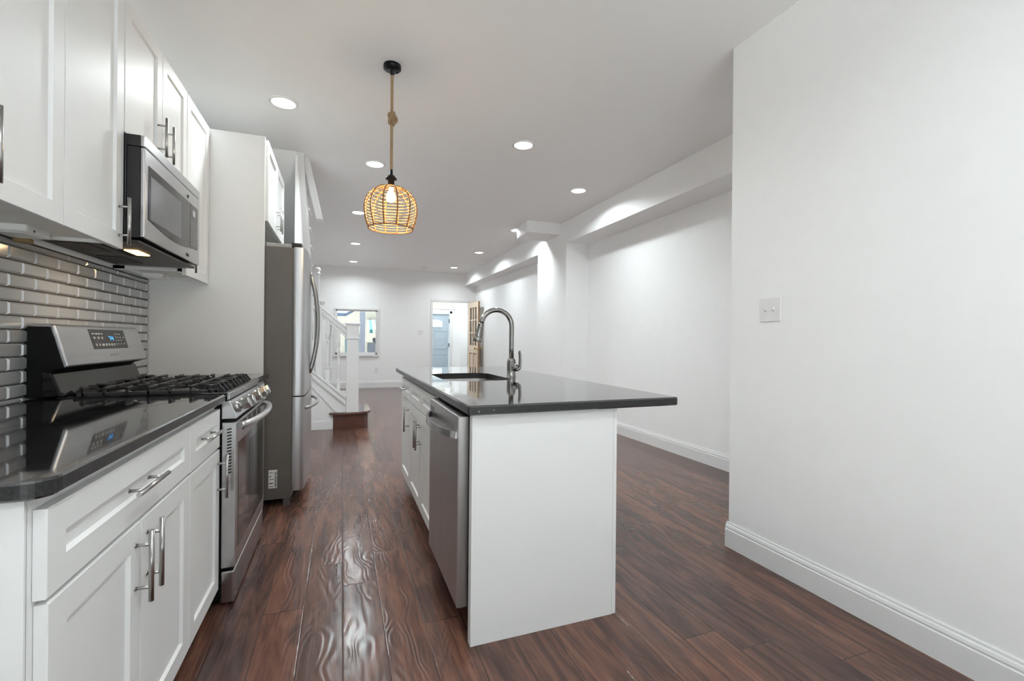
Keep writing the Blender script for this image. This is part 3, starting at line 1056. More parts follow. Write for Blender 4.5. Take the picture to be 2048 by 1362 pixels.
def plate(mb, y0, y1, f0, f1, lift, th):
    mb.prism([on_face(y0, f0, lift), on_face(y1, f0, lift), on_face(y1, f1, lift), on_face(y0, f1, lift)], FN * th)


pm = MB()
plate(pm, 2.528, 2.862, 0.06, 0.62, 0.0, 0.0012)
plate(pm, 2.862, 2.868, 0.06, 0.62, 0.0, 0.0010)
build('display_panel', pm, PANELG, rg)
pr = MB()
for y0_, w_ in ((2.545, .018), (2.573, .022), (2.603, .014), (2.628, .012)):
    plate(pr, y0_, y0_ + w_, 0.17, 0.20, 0.0012, 0.0003)
for y0_ in (2.548, 2.585, 2.618):
    plate(pr, y0_, y0_ + 0.018, 0.275, 0.30, 0.0012, 0.0003)
    plate(pr, y0_ + 0.003, y0_ + 0.016, 0.315, 0.335, 0.0012, 0.0003)
build('panel_print', pr, PALEMARK, rg)
pr = MB()
for r_ in range(3):
    for c_ in range(3):
        plate(pr, 2.762 + c_ * 0.023, 2.767 + c_ * 0.023, 0.17 + r_ * 0.095, 0.205 + r_ * 0.095, 0.0012, 0.0003)
plate(pr, 2.836, 2.853, 0.28, 0.295, 0.0012, 0.0003)
build('panel_print', pr, PALEMARK, rg)
pr = MB()
for y0_, w_ in ((2.551, .014), (2.581, .013), (2.607, .024), (2.642, .014), (2.667, .016), (2.693, .018), (2.720, .014), (2.750, .008), (2.772, .006), (2.797, .006), (2.828, .010)):
    plate(pr, y0_, y0_ + w_, 0.475, 0.50, 0.0012, 0.0003)
    if w_ > .012:
        plate(pr, y0_ + 0.002, y0_ + w_ - .002, 0.515, 0.535, 0.0012, 0.0003)
build('panel_print', pr, PALEMARK, rg)
bl = MB()
for y0_, y1_, f0_, f1_ in ((2.690, 2.708, .255, .268), (2.704, 2.708, .255, .37), (2.716, 2.720, .265, .33), (2.716, 2.734, .32, .333), (2.730, 2.734, .265, .38)):
    plate(bl, y0_, y1_, f0_, f1_, 0.0012, 0.0004)
build('clock_digits', bl, BLUELED, rg)
lgm = MB()
for k in range(6):
    plate(lgm, 2.655 + k * 0.016, 2.667 + k * 0.016, 0.79, 0.83, 0.0, 0.0006)
build('maker_mark', lgm, mat('faint_steel_mark', (0.36, 0.36, 0.37), 0.35, 0.8, nscale=20, var=0.05), rg)
# burners and grates
for xx, yy, rb in ((-0.90, 2.45, 0.04), (-0.66, 2.45, 0.05), (-0.78, 2.67, 0.045), (-0.90, 2.89, 0.04), (-0.66, 2.89, 0.05)):
    bb = MB().lathe((xx, yy, 0.915), [(rb + 0.012, 0), (rb + 0.012, 0.006), (rb, 0.008), (rb, 0.014), (0, 0.014)])
    bo = build('burner', bb, mat('burner_alloy', (0.28, 0.27, 0.26), 0.45, 0.7, nscale=60, bump=0.1, var=0.1), rg)
    build('burner_cap', MB().lathe((xx, yy, 0.929), [(rb * 0.8, 0), (rb * 0.8, 0.006), (0, 0.009)]), IRON, bo)
GX0, GX1 = -1.00, -0.505
for gy0_, gy1_ in ((2.312, 2.552), (2.556, 2.786), (2.790, 3.030)):
    gm = MB()
    zt, zb_ = 0.962, 0.950

    def bar(x0, y0, x1, y1, w=0.0055, za=zt - 0.012, zbb=zt):
        if abs(x1 - x0) > abs(y1 - y0):
            gm.box(x0, x1, y0 - w, y0 + w, za, zbb, bev=0.002)
        else:
            gm.box(x0 - w, x0 + w, y0, y1, za, zbb, bev=0.002)
    yc_ = (gy0_ + gy1_) / 2
    xm = (GX0 + GX1) / 2
    # low outer frame
    for yy in (gy0_ + 0.006, gy1_ - 0.006):
        bar(GX0, yy, GX1, yy, 0.006, zt - 0.034, zt - 0.020)
    for xx in (GX0 + 0.006, xm, GX1 - 0.006):
        bar(xx, gy0_, xx, gy1_, 0.006, zt - 0.034, zt - 0.020)
    # raised fingers reaching in from each side
    for f in (0.06, 0.20, 0.35, 0.50, 0.65, 0.80, 0.94):
        xx = GX0 + (GX1 - GX0) * f
        ln = 0.10 if f in (0.20, 0.50, 0.80) else 0.055
        for s_, yy in ((1, gy0_), (-1, gy1_)):
            a, b = sorted((yy, yy + s_ * ln))
            gm.box(xx - 0.0055, xx + 0.0055, a, b, zt - 0.012, zt, bev=0.002)
            a, b = sorted((yy, yy + s_ * 0.014))
            gm.box(xx - 0.0055, xx + 0.0055, a, b, 0.913, zt - 0.004, bev=0.002)
    for f in (0.28, 0.72):
        xx = GX0 + (GX1 - GX0) * f
        gm.box(xx - 0.11, xx - 0.03, yc_ - 0.0055, yc_ + 0.0055, zt - 0.012, zt, bev=0.002)
        gm.box(xx + 0.03, xx + 0.11, yc_ - 0.0055, yc_ + 0.0055, zt - 0.012, zt, bev=0.002)
    # front comb
    for yy in (gy0_ + 0.05, yc_, gy1_ - 0.05):
        gm.box(GX1 - 0.06, GX1, yy - 0.0055, yy + 0.0055, zt - 0.012, zt, bev=0.002)
        gm.prism([(GX1 - 0.004, yy - 0.0055, zt), (GX1 + 0.022, yy - 0.0055, 0.929), (GX1 + 0.008, yy - 0.0055, 0.929), (GX1 - 0.016, yy - 0.0055, zt - 0.012)], (0, 0.011, 0))
        gm.box(GX0, GX0 + 0.06, yy - 0.0055, yy + 0.0055, zt - 0.012, zt, bev=0.002)
    build('grate', gm, IRON, rg)

# ------------------------------------------------------------------ refrigerator
fr = thing('refrigerator', 'stainless french-door refrigerator with grey sides beside the tall panel', 'refrigerator', (-0.65, 3.98, 0))
FY0, FY1 = 3.523, 4.435
build('case', B(-1.10, -0.322, FY0, FY1, 0.05, 1.805, bev=0.006), FRSIDE, fr)
build('top_trim', B(-0.49, -0.33, FY0 - 0.002, FY1 + 0.002, 1.797, 1.823, bev=0.004), mat('grey_metal_strip', (0.34, 0.33, 0.32), 0.5, 0.5, nscale=60, bump=0.1, var=0.1), fr)
build('base_grille', B(-0.36, -0.33, FY0 + 0.02, FY1 - 0.02, 0.012, 0.06), DARKV, fr)
for yy in (FY0 + 0.03, FY1 - 0.03):
    build('foot', B(-0.372, -0.330, yy - 0.025, yy + 0.025, 0.0, 0.055, bev=0.003), GASKET, fr)
build('hinge_cover', B(-0.335, -0.265, FY0 + 0.002, FY0 + 0.09, 1.806, 1.836, bev=0.006), BLACKPL, fr)
build('hinge_cover', B(-0.335, -0.265, FY1 - 0.09, FY1 - 0.002, 1.806, 1.836, bev=0.006), BLACKPL, fr)
FC, FW = (FY0 + FY1) / 2, (FY1 - FY0) / 2


def fx(y):           # gently bowed front
    return -0.246 + 0.012 * (1 - ((y - FC) / FW) ** 2)


def bowed(y0, y1, z0, z1, n=14):
    """door leaf with softly rounded sides and a bowed front"""
    side = [(-0.316, 0.004), (-0.309, 0.0008), (-0.298, 0.0), (-0.284, 0.0014), (-0.270, 0.0036), (-0.258, 0.0075)]
    pts = [(x_, y0 + d_) for x_, d_ in side] + [(fx(y0) - 0.003, y0 + 0.014)]
    for k in range(1, n):
        y = y0 + 0.016 + (y1 - y0 - 0.032) * k / n
        pts.append((fx(y), y))
    pts += [(fx(y1) - 0.003, y1 - 0.014)] + [(x_, y1 - d_) for x_, d_ in side[::-1]]
    t = bmesh.new()
    A = [t.verts.new((a, b, z0)) for a, b in pts]
    Bv = [t.verts.new((a, b, z1)) for a, b in pts]
    t.faces.new(A)
    t.faces.new(Bv[::-1])
    m_ = len(pts)
    for k in range(m_):
        t.faces.new((A[k], Bv[k], Bv[(k + 1) % m_], A[(k + 1) % m_])).smooth = k < m_ - 1
    bmesh.ops.recalc_face_normals(t, faces=t.faces[:])
    for e in t.edges:
        if abs(e.verts[0].co.z - e.verts[1].co.z) < 1e-6:
            e.smooth = False
    mb = MB()
    mb.merge(t)
    return mb


build('gasket', B(-0.322, -0.314, FY0 + 0.006, FY1 - 0.006, 0.10, 1.80), GASKET, fr)
dl = build('door', bowed(FY0, FC - 0.002, 0.765, 1.806), STEELV, fr)
drr = build('door', bowed(FC + 0.002, FY1, 0.765, 1.806), STEELV, fr)
fz = build('freezer_drawer', bowed(FY0, FY1, 0.10, 0.755), STEELV, fr)
for dpar, yy in ((dl, FC - 0.045), (drr, FC + 0.045)):
    hp = []
    for k in range(21):
        f = k / 20
        hp.append((fx(yy) - 0.006 + 0.062 * math.sin(PI * f) ** 0.75, yy, 0.895 + 0.79 * f))
    build('handle', MB().tube(hp, 0.013, 14, flat=(0.75, 1.15)), FAUCETM, dpar)
hp = []
for k in range(21):
    f = k / 20
    y = FY0 + 0.09 + (FY1 - FY0 - 0.18) * f
    hp.append((fx(y) - 0.006 + 0.064 * math.sin(PI * f) ** 0.6, y, 0.665))
build('handle', MB().tube(hp, 0.0125, 14), NICKEL, fz)
stk = build('energy_sticker', B(-0.462, -0.409, FY0 - 0.0012, FY0, 0.131, 0.257), mat('paper_white', (0.75, 0.75, 0.74), 0.7, nscale=30, var=0.02), fr)
pr = MB()
random.seed(3)
zz = 0.137
while zz < 0.245:
    h_ = random.choice((0.0012, 0.002, 0.003))
    pr.box(-0.4245, -0.4125, FY0 - 0.0016, FY0 - 0.0012, zz, zz + h_)
    zz += h_ + random.choice((0.0015, 0.002))
for z_, w_ in ((0.236, 0.024), (0.213, 0.014), (0.205, 0.010), (0.190, 0.028), (0.165, 0.028), (0.160, 0.02), (0.142, 0.026)):
    pr.box(-0.458, -0.458 + w_, FY0 - 0.0016, FY0 - 0.0012, z_, z_ + 0.004)
build('sticker_print', pr, DARKMARK, fr)

# ------------------------------------------------------------------ island
IX = 0.463          # cabinet fronts face the aisle (-x)
hole = rounded_rect(0.590, 1.012, 2.632, 3.276, 0.105, ('br', 'tr', 'tl', 'bl'), 8)
it = thing('island_countertop', 'long black polished granite top of the kitchen island', 'countertop', (0.93, 2.86, 0.885))
build('slab', slab(rounded_rect(0.444, 1.412, 1.645, 4.055, 0.012, ('br', 'tr', 'tl', 'bl'), 4), 0.886, 0.9225, hole), GRANITE, it)
for x_, z_, s_ in ((0.485, 0.899, 0.006), (0.545, 0.903, 0.004)):
    ch = MB()
    ch.lathe((x_, 1.6455, z_), [(0, -0.0015), (s_ * 0.6, -0.0005), (s_ * 0.7, 0.0012), (0, 0.002)], axis=(0.3, 1, 0.6), n=7, smooth=False)
    build('edge_chip', ch, CHIP, it)
# undermount sink
sk = thing('sink', 'undermount stainless sink bowl cut into the island top', 'sink', (0.80, 2.954, 0.68))
t = bmesh.new()
h1 = rounded_rect(0.583, 1.019, 2.625, 3.283, 0.11, ('br', 'tr', 'tl', 'bl'), 8)
h2 = rounded_rect(0.610, 0.992, 2.652, 3.256, 0.09, ('br', 'tr', 'tl', 'bl'), 8)
h3 = rounded_rect(0.573, 1.029, 2.615, 3.293, 0.12, ('br', 'tr', 'tl', 'bl'), 8)
rings = [[t.verts.new((p[0], p[1], z_)) for p in L] for L, z_ in ((h3, 0.884), (h1, 0.884), (h1, 0.878), (h2, 0.70), (rounded_rect(0.64, 0.962, 2.682, 3.226, 0.07, ('br', 'tr', 'tl', 'bl'), 8), 0.69))]
for a, b in zip(rings, rings[1:]):
    for k in range(len(a)):
        t.faces.new((a[k], a[(k + 1) % len(a)], b[(k + 1) % len(a)], b[k])).smooth = True
t.faces.new(rings[-1])
mb = MB()
mb.merge(t)
build('bowl', mb, mat('sink_steel', (0.62, 0.61, 0.61), 0.3, 1.0, nscale=50, bump=0.05, var=0.05), sk)
build('drain', MB().lathe((0.80, 2.954, 0.690), [(0.045, 0), (0.045, 0.003), (0.036, 0.004), (0.03, 0.001), (0, 0.001)]), NICKEL, sk)
# faucet
fc = thing('faucet', 'brushed nickel gooseneck pull-down faucet beside the island sink', 'faucet', (1.077, 2.889, 0.92))
FXc, FYc = 1.077, 2.889
bd = MB().lathe((FXc, FYc, 0.92), [(0.034, 0), (0.034, 0.004), (0.030, 0.007), (0.0295, 0.05), (0.031, 0.09), (0.029, 0.105), (0.0295, 0.108), (0.023, 0.122), (0.019, 0.128), (0.0, 0.128)])
build('body', bd, FAUCETM, fc)
sp_ = [(FXc, FYc, 1.04), (FXc, FYc, 1.12), (FXc, FYc, 1.20), (FXc, FYc, 1.262)]
R_ = 0.108
for k in range(1, 19):
    a = PI * k / 18 * 0.955
    sp_.append((FXc - R_ + R_ * math.cos(a), FYc, 1.262 + R_ * math.sin(a)))
build('spout', MB().tube(sp_, 0.0165, 20), FAUCETM, fc)
ex = Vector(sp_[-1])
dv = (Vector(sp_[-1]) - Vector(sp_[-2])).normalized()
hd = MB().lathe(ex, [(0.0155, -0.004), (0.019, 0.0), (0.019, 0.008), (0.0175, 0.012), (0.020, 0.045), (0.026, 0.085), (0.0265, 0.088), (0.0245, 0.091), (0.0275, 0.095), (0.0285, 0.118), (0.026, 0.122), (0.0, 0.122)], axis=dv, n=28)
sh = build('spray_head', hd, FAUCETM, fc)
gr = MB()
for z_ in (0.0905, 0.009):
    gr.lathe(ex, [(0.0265 if z_ > .05 else 0.0195, z_ - 0.0012), (0.0275 if z_ > .05 else 0.0197, z_), (0.0265 if z_ > .05 else 0.0195, z_ + 0.0012)], axis=dv, n=28)
e1_ = Vector((0, 1, 0))
e2_ = dv.cross(e1_)
for k in range(8):
    a = 2 * PI * k / 8
    w = e1_ * math.cos(a) + e2_ * math.sin(a)
    gr.tube([ex + dv * 0.02 + w * 0.0182, ex + dv * 0.05 + w * 0.0208, ex + dv * 0.084 + w * 0.0260], 0.0011, 6)
build('groove', gr, BLACKPL, sh)
lv = MB()
lv.lathe((FXc + 0.006, FYc - 0.010, 0.985), [(0.0, -0.012), (0.020, -0.010), (0.026, 0.004), (0.0265, 0.018), (0.022, 0.032), (0.012, 0.040), (0, 0.042)], axis=(0.72, -0.69, 0), n=24)
lp_ = []
for k in range(17):
    f = k / 16
    if f < 0.4:
        a = f / 0.4 * PI / 2
        lp_.append((FXc + 0.022 + 0.028 * math.sin(a), FYc - 0.030, 0.992 - 0.022 * math.cos(a)))
    else:
        g_ = (f - 0.4) / 0.6
        lp_.append((FXc + 0.050 + 0.004 * math.sin(PI * g_) - 0.004 * g_, FYc - 0.030, 0.992 + 0.108 * g_))
lv.tube(lp_, [0.014 - 0.0035 * (k / 16) for k in range(16)] + [0.007], 14, flat=(0.8, 1.15))
build('lever', lv, FAUCETM, fc)

# dishwasher
dwr = thing('dishwasher', 'stainless dishwasher built into the near end of the island', 'dishwasher', (0.75, 2.04, 0))
build('tub', B(0.475, 1.06, 1.742, 2.345, 0.10, 0.872), DARKV, dwr)
dpan = MB()
dpan.box(0.430, 0.470, 1.742, 2.345, 0.118, 0.868, bev=0.003)
ddo = build('door', dpan, STEELV, dwr)
build('door_edge', B(0.434, 0.472, 1.738, 1.7425, 0.120, 0.866), STEELD, ddo)
hp = []
for k in range(21):
    f = k / 20
    hp.append((0.431 - 0.054 * math.sin(PI * f) ** 0.7, 1.760 + 0.565 * f, 0.792))
t = MB()
rings = []
tb = bmesh.new()
for p in hp:
    rings.append([tb.verts.new((p[0] + dx, p[1], p[2] + dz)) for dx, dz in ((-0.008, -0.013), (0.006, -0.014), (0.006, 0.013), (-0.005, 0.014))])
for a, b in zip(rings, rings[1:]):
    for q in range(4):
        tb.faces.new((a[q], a[(q + 1) % 4], b[(q + 1) % 4], b[q]))
tb.faces.new(rings[0][::-1])
tb.faces.new(rings[-1])
bmesh.ops.recalc_face_normals(tb, faces=tb.faces[:])
t.merge(tb)
build('handle', t, STEEL, ddo)
sl_ = MB()
for k in range(3):
    sl_.box(0.4290, 0.4305, 2.225, 2.31, 0.815 + k * 0.008, 0.8185 + k * 0.008)
build('vent_slot', sl_, DARKMARK, ddo)
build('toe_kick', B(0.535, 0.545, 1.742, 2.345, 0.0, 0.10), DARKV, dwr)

# island cabinets
ic = thing('sink_base_cabinet', 'white two-door sink cabinet in the middle of the island', 'cabinet', (0.78, 2.85, 0))
mb = B(IX + 0.021, 1.088, 2.395, 3.308, 0.10, 0.66)
mb.box(IX + 0.021, 0.572, 2.395, 3.308, 0.66, 0.883)
mb.box(1.03, 1.088, 2.395, 3.308, 0.66, 0.883)
mb.box(IX + 0.075, 1.088, 2.395, 3.308, 0.0, 0.10)
mb.box(IX + 0.010, IX + 0.05, 2.350, 2.395, 0.10, 0.883)
build('body', mb, CAB, ic)
for (ya, yb__, hy) in ((2.398, 2.850, 2.815), (2.853, 3.306, 2.888)):
    build('false_front', shaker(ya, yb__, 0.722, 0.865, IX, -1), CAB, ic)
    d = build('door', shaker(ya, yb__, 0.105, 0.715, IX, -1), CAB, ic)
    build('handle', pull(IX, -1, hy, 0.665, hy, 0.49), NICKEL, d)
ic2 = thing('drawer_base_cabinet', 'white drawer-over-door cabinet at the far end of the island', 'cabinet', (0.78, 3.54, 0))
mb = B(IX + 0.021, 1.088, 3.311, 3.775, 0.10, 0.883)
mb.box(IX + 0.075, 1.088, 3.311, 3.775, 0.0, 0.10)
build('body', mb, CAB, ic2)
d = build('drawer', shaker(3.313, 3.773, 0.722, 0.865, IX, -1), CAB, ic2)
build('handle', pull(IX, -1, 3.44, 0.795, 3.64, 0.795), NICKEL, d)
d = build('door', shaker(3.313, 3.773, 0.105, 0.715, IX, -1), CAB, ic2)
build('handle', pull(IX, -1, 3.36, 0.695, 3.36, 0.50), NICKEL, d)
# end and back panels
ep = thing('island_end_panel', 'plain white end panel facing the camera under the island top', 'panel', (0.78, 1.695, 0))
build('board', B(0.481, 1.094, 1.676, 1.712, 0, 0.884), PANEL, ep)
build('corner_strip', B(0.468, 0.482, 1.674, 1.712, 0.0, 0.884, bev=0.0015), CAB, ep)
bp_ = thing('island_back_panel', 'white back panel of the island, edge-on right of the end panel', 'panel', (1.105, 2.7, 0))
build('board', B(1.096, 1.113, 1.677, 3.78, 0, 0.884, bev=0.001), CAB, bp_)

# ------------------------------------------------------------------ ceiling lights
def led(x, y, label, light=True):
    t_ = thing('recessed_light', label, 'ceiling light', (x, y, CEILZ), 'recessed ceiling lights')
    rg_ = MB().lathe((x, y, CEILZ), [(0.098, 0.0), (0.098, -0.003), (0.092, -0.007), (0.080, -0.008), (0.076, -0.004), (0.076, 0.0)], n=40)
    build('trim_ring', rg_, WHITEPL, t_)
    build('lens', MB().lathe((x, y, CEILZ), [(0.076, -0.003), (0.05, -0.0055), (0, -0.006)], n=40), LENS, t_)
    L = bpy.data.lights.new('led_light', 'AREA')
    L.shape, L.size, L.energy, L.color = 'DISK', 0.15, LED_W, (0.90, 0.98, 1.0)
    L.spread = math.radians(156)
    o = bpy.data.objects.new('led_light', L)
    COL.objects.link(o)
    o.parent = t_
    o.location = (0, 0, -0.012)
    return t_


first = led(-0.402, 3.628, 'recessed ceiling light nearest the wall cabinets, left of the pendant')
for x, y, lab in (
        (1.453, 3.65, 'large recessed ceiling light right of the pendant, above the island'),
        (0.287, 4.576, 'recessed ceiling light just left of the pendant rope'),
        (2.469, 4.525, 'recessed ceiling light near the soffit, nearest of the right-hand row'),
        (0.198, 6.417, 'recessed ceiling light partly hidden behind the left of the pendant shade'),
        (0.218, 8.528, 'recessed ceiling light below and left of the pendant shade, second from the front wall'),
        (2.467, 8.458, 'recessed ceiling light between the boxed chase and the front wall, right-hand row'),
        (0.231, 10.537, 'farthest recessed ceiling light on the left, above the front window'),
        (2.446, 10.452, 'farthest recessed ceiling light on the right, by the front doorway'),
        (2.490, 6.515, 'recessed ceiling light half hidden behind the boxed ceiling chase'),
        (0.55, 0.45, 'recessed ceiling light overhead just out of frame in the kitchen'),
        (2.60, 12.2, 'unseen recessed ceiling light added to brighten the front vestibule'),  # extra lamp out of view, added to brighten the vestibule
        (0.50, -1.0, 'recessed ceiling light behind the photographer')):
    c = copy_tree(first)
    c.location = (x, y, CEILZ)
    c['label'] = lab
sd = thing('smoke_detector', 'small white round smoke detector on the ceiling near the front doorway', 'smoke detector', (1.81, 10.7, CEILZ))
build('base', MB().lathe((1.81, 10.7, CEILZ), [(0.07, 0), (0.07, -0.012), (0.0, -0.012)]), WHITEPL, sd)
build('cover', MB().lathe((1.81, 10.7, CEILZ), [(0.062, -0.012), (0.058, -0.03), (0.03, -0.036), (0, -0.036)]), WHITEPL, sd)

# ------------------------------------------------------------------ pendant lamp
PX, PY = 0.278, 2.89
pd = thing('pendant_lamp', 'woven rattan pendant lamp on a knotted rope above the aisle', 'pendant lamp', (PX, PY, 1.84))
cn = MB().lathe((PX, PY, CEILZ), [(0.052, 0), (0.053, -0.004), (0.053, -0.022), (0.047, -0.027), (0.014, -0.028), (0.012, -0.055), (0.010, -0.062), (0, -0.062)], n=40)
for a in (0.4, PI + 0.4):
    cn.lathe((PX + 0.034 * math.cos(a), PY + 0.034 * math.sin(a), CEILZ - 0.027), [(0.006, 0), (0.006, -0.006), (0.003, -0.009), (0, -0.009)], n=12)
build('canopy', cn, BLACKM, pd)


def rope(z0, z1, r=0.0085, turns=34):
    mb = MB()
    n = int(90 * abs(z1 - z0) / 0.3)
    for s_ in range(3):
        pts = []
        for k in range(n + 1):
            z_ = z0 + (z1 - z0) * k / n
            a = 2 * PI * (turns * (z_ - z1)) + s_ * 2 * PI / 3
            pts.append((PX + r * 0.55 * math.cos(a), PY + r * 0.55 * math.sin(a), z_))
        mb.tube(pts, r * 0.58, 8)
    return mb


rm = rope(CEILZ - 0.055, 2.56)
t2 = rope(2.49, 2.185)
me = bpy.data.meshes.new('tmp')
t2.bm.to_mesh(me)
rm.bm.from_mesh(me)
bpy.data.meshes.remove(me)
build('rope', rm, ROPE, pd)
kn_ = MB()
for s_ in range(3):
    pts = []
    for k in range(97):
        a = 2 * PI * k / 96
        q = 2 * a
        rad = 0.0165 + 0.008 * math.cos(3 * a)
        x_ = rad * math.cos(q)
        y_ = rad * math.sin(q)
        z_ = 0.026 * math.sin(3 * a)
        o_ = 0.0048
        b_ = 14 * a + s_ * 2 * PI / 3
        pts.append((PX + 0.004 + x_ + o_ * math.cos(b_) * math.cos(q), PY + y_ + o_ * math.cos(b_) * math.sin(q), 2.523 + z_ * 1.15 + o_ * math.sin(b_)))
    kn_.tube(pts, 0.0052, 8, caps=False)
build('knot', kn_, ROPE, pd)
sk_ = MB().lathe((PX, PY, 2.10), [(0.0, 0.0), (0.019, 0.0), (0.019, 0.042), (0.024, 0.046), (0.034, 0.050), (0.035, 0.054), (0.029, 0.060), (0.024, 0.068), (0.018, 0.074), (0.012, 0.078), (0.0095, 0.082), (0.0095, 0.108), (0, 0.108)], n=32)
build('socket', sk_, BLACKM, pd)
SR, SZ = 0.158, 1.972


def sprof(f):
    """shade outline, f = 0 at the neck to 1 at the rim"""
    z_ = 2.108 - 0.262 * f
    dz = (z_ - 1.965)
    if dz > 0:
        rad = 0.158 * math.sqrt(max(0.0, 1 - (dz / 0.1435) ** 2.15))
    else:
        rad = 0.158 - 0.026 * (dz / 0.119) ** 2
    return max(rad, 0.02), z_


sd_ = build('shade', MB().lathe((PX, PY, 0), [(sprof(1)[0] + 0.0035 * math.cos(2 * PI * k / 12), sprof(1)[1] + 0.0035 * math.sin(2 * PI * k / 12)) for k in range(13)], n=48), RATTAN, pd)
for k in range(12):
    a = 2 * PI * k / 12 + 0.14
    pts = [(PX + sprof(f / 24)[0] * math.cos(a), PY + sprof(f / 24)[0] * math.sin(a), sprof(f / 24)[1]) for f in range(25)]
    build('rib', MB().tube(pts, 0.0044, 8), RATTAN, sd_)
STR = mat('cane_strand', (0.60, 0.34, 0.12), 0.6, nscale=80, bump=0.3, var=0.2)
wv_ = MB()
for k in range(15):
    f = 0.02 + 0.95 * (k / 14)
    rad, z_ = sprof(f)
    pts = []
    for q in range(49):
        a = 2 * PI * q / 48 + 0.14
        pts.append((PX + (rad + 0.0012) * math.cos(a), PY + (rad + 0.0012) * math.sin(a), z_ + 0.0015 * math.sin(a * 6)))
    wv_.tube(pts, 0.0021, 6, caps=False)
build('weave', wv_, STR, sd_)
build('bulb', MB().lathe((PX, PY, 2.10), [(0.014, 0), (0.014, -0.02), (0.022, -0.036), (0.030, -0.056), (0.030, -0.068), (0.022, -0.084), (0.0, -0.092)], n=24), BULB, pd)
L = bpy.data.lights.new('pendant_light', 'POINT')
L.energy, L.color, L.shadow_soft_size = 9.0, (1.0, 0.76, 0.45), 0.03
o = bpy.data.objects.new('pendant_light', L)
COL.objects.link(o)
o.parent = pd
o.location = Vector((PX, PY, 1.985)) - ROOT[pd.name]

# ------------------------------------------------------------------ switches and outlets
def plate_thing(name, label, cat, c, u, n, w, h, toggles, kind):
    """wall plate centred at c, width direction u, outward normal n"""
    c, u, n = Vector(c), Vector(u), Vector(n)
    t_ = thing(name, label, cat, c)
    up = Vector((0, 0, 1))

    def bx(mb, a0, a1, z0, z1, d0, d1, bev=0.0):
        mb.prism([c + u * a0 + up * z0 + n * d0, c + u * a1 + up * z0 + n * d0, c + u * a1 + up * z1 + n * d0, c + u * a0 + up * z1 + n * d0], n * (d1 - d0), bev)
    mb = MB()
    bx(mb, -w / 2, w / 2, -h / 2, h / 2, 0, 0.006, 0.002)
    build('plate', mb, WHITEPL, t_)
    for k in range(toggles):
        a = (k - (toggles - 1) / 2) * 0.046
        mb = MB()
        if kind == 'switch':
            bx(mb, a - 0.006, a + 0.006, -0.013, 0.013, 0.006, 0.0065)
            mb.prism([c + u * (a - 0.0045) + up * -0.008 + n * 0.006, c + u * (a + 0.0045) + up * -0.008 + n * 0.006, c + u * (a + 0.0045) + up * 0.010 + n * 0.006, c + u * (a - 0.0045) + up * 0.010 + n * 0.006], n * 0.010 + up * 0.006)
            build('toggle', mb, WHITEPL, t_)
        else:
            bx(mb, a - 0.017, a + 0.017, -0.033, 0.033, 0.006, 0.0075, 0.0006)
            build('receptacle' if kind == 'outlet' else 'rocker', mb, WHITEPL, t_)
    mb = MB()
    for k in range(toggles):
        a = (k - (toggles - 1) / 2) * 0.046
        for z_ in (-0.030, 0.030):
            p_ = c + u * a + up * z_
            mb.cyl(p_ + n * 0.006, p_ + n * 0.0072, 0.003, 10)
    build('screw', mb, WHITEPL, t_)
    return t_


plate_thing('light_switch', 'white two-toggle light switch plate on the near right wall', 'light switch', (2.09, 1.752, 1.340), (0, 1, 0), (-1, 0, 0), 0.122, 0.122, 2, 'switch')
plate_thing('light_switch', 'small white switch plate on the front wall left of the doorway', 'light switch', (1.83, YF, 1.335), (1, 0, 0), (0, -1, 0), 0.125, 0.12, 2, 'rocker')
plate_thing('wall_outlet', 'white outlet plate low on the front wall under the window', 'outlet', (0.79, YF, 0.42), (1, 0, 0), (0, -1, 0), 0.075, 0.118, 1, 'outlet')

# ------------------------------------------------------------------ beige glazed door standing open by the doorway
bdn = thing('open_door', 'beige nine-light wooden door standing open against the right wall', 'door', (3.035, 11.33, 0))
H0, H1 = Vector((3.035, 11.335, 0)), Vector((3.083, 10.60, 0))
dvec = (H1 - H0)
dlen = dvec.length
du_ = dvec.normalized()
nn_ = Vector((du_.y, -du_.x, 0))            # towards the room's left or right
if nn_.x < 0:
    nn_ = -nn_


def dbox(mb, a0, a1, z0, z1, d0, d1, bev=0.0):
    p_ = H0
    mb.prism([p_ + du_ * a0 + Vector((0, 0, z0)) + nn_ * d0, p_ + du_ * a1 + Vector((0, 0, z0)) + nn_ * d0, p_ + du_ * a1 + Vector((0, 0, z1)) + nn_ * d0, p_ + du_ * a0 + Vector((0, 0, z1)) + nn_ * d0], nn_ * (d1 - d0), bev)


fm = MB()
TH_ = 0.045
dh = 2.10
dbox(fm, 0, 0.115, 0.012, dh, 0, TH_, 0.002)
dbox(fm, dlen - 0.115, dlen - 0.004, 0.012, dh, 0, TH_, 0.002)
dbox(fm, 0.115, dlen - 0.115, dh - 0.13, dh, 0, TH_)
dbox(fm, 0.115, dlen - 0.115, 0.84, 1.03, 0, TH_)
dbox(fm, 0.115, dlen - 0.115, 0.012, 0.24, 0, TH_)
w_in = dlen - 0.23
for k in (1, 2):
    a = 0.115 + w_in * k / 3
    dbox(fm, a - 0.03, a + 0.03, 1.03, dh - 0.13, 0.004, TH_ - 0.004, 0.003)
for k in (1, 2):
    z_ = 1.03 + (dh - 0.13 - 1.03) * k / 3
    dbox(fm, 0.115, dlen - 0.115, z_ - 0.013, z_ + 0.013, 0.006, TH_ - 0.006, 0.003)
a = dlen / 2
dbox(fm, a - 0.035, a + 0.035, 0.24, 0.84, 0, TH_)
build('frame', fm, PINE, bdn)
pn = MB()
for a0, a1 in ((0.150, dlen / 2 - 0.065), (dlen / 2 + 0.065, dlen - 0.150)):
    dbox(pn, a0, a1, 0.27, 0.81, 0.008, TH_ - 0.008, 0.004)
build('raised_panel', pn, PINE, bdn)
rv = MB()
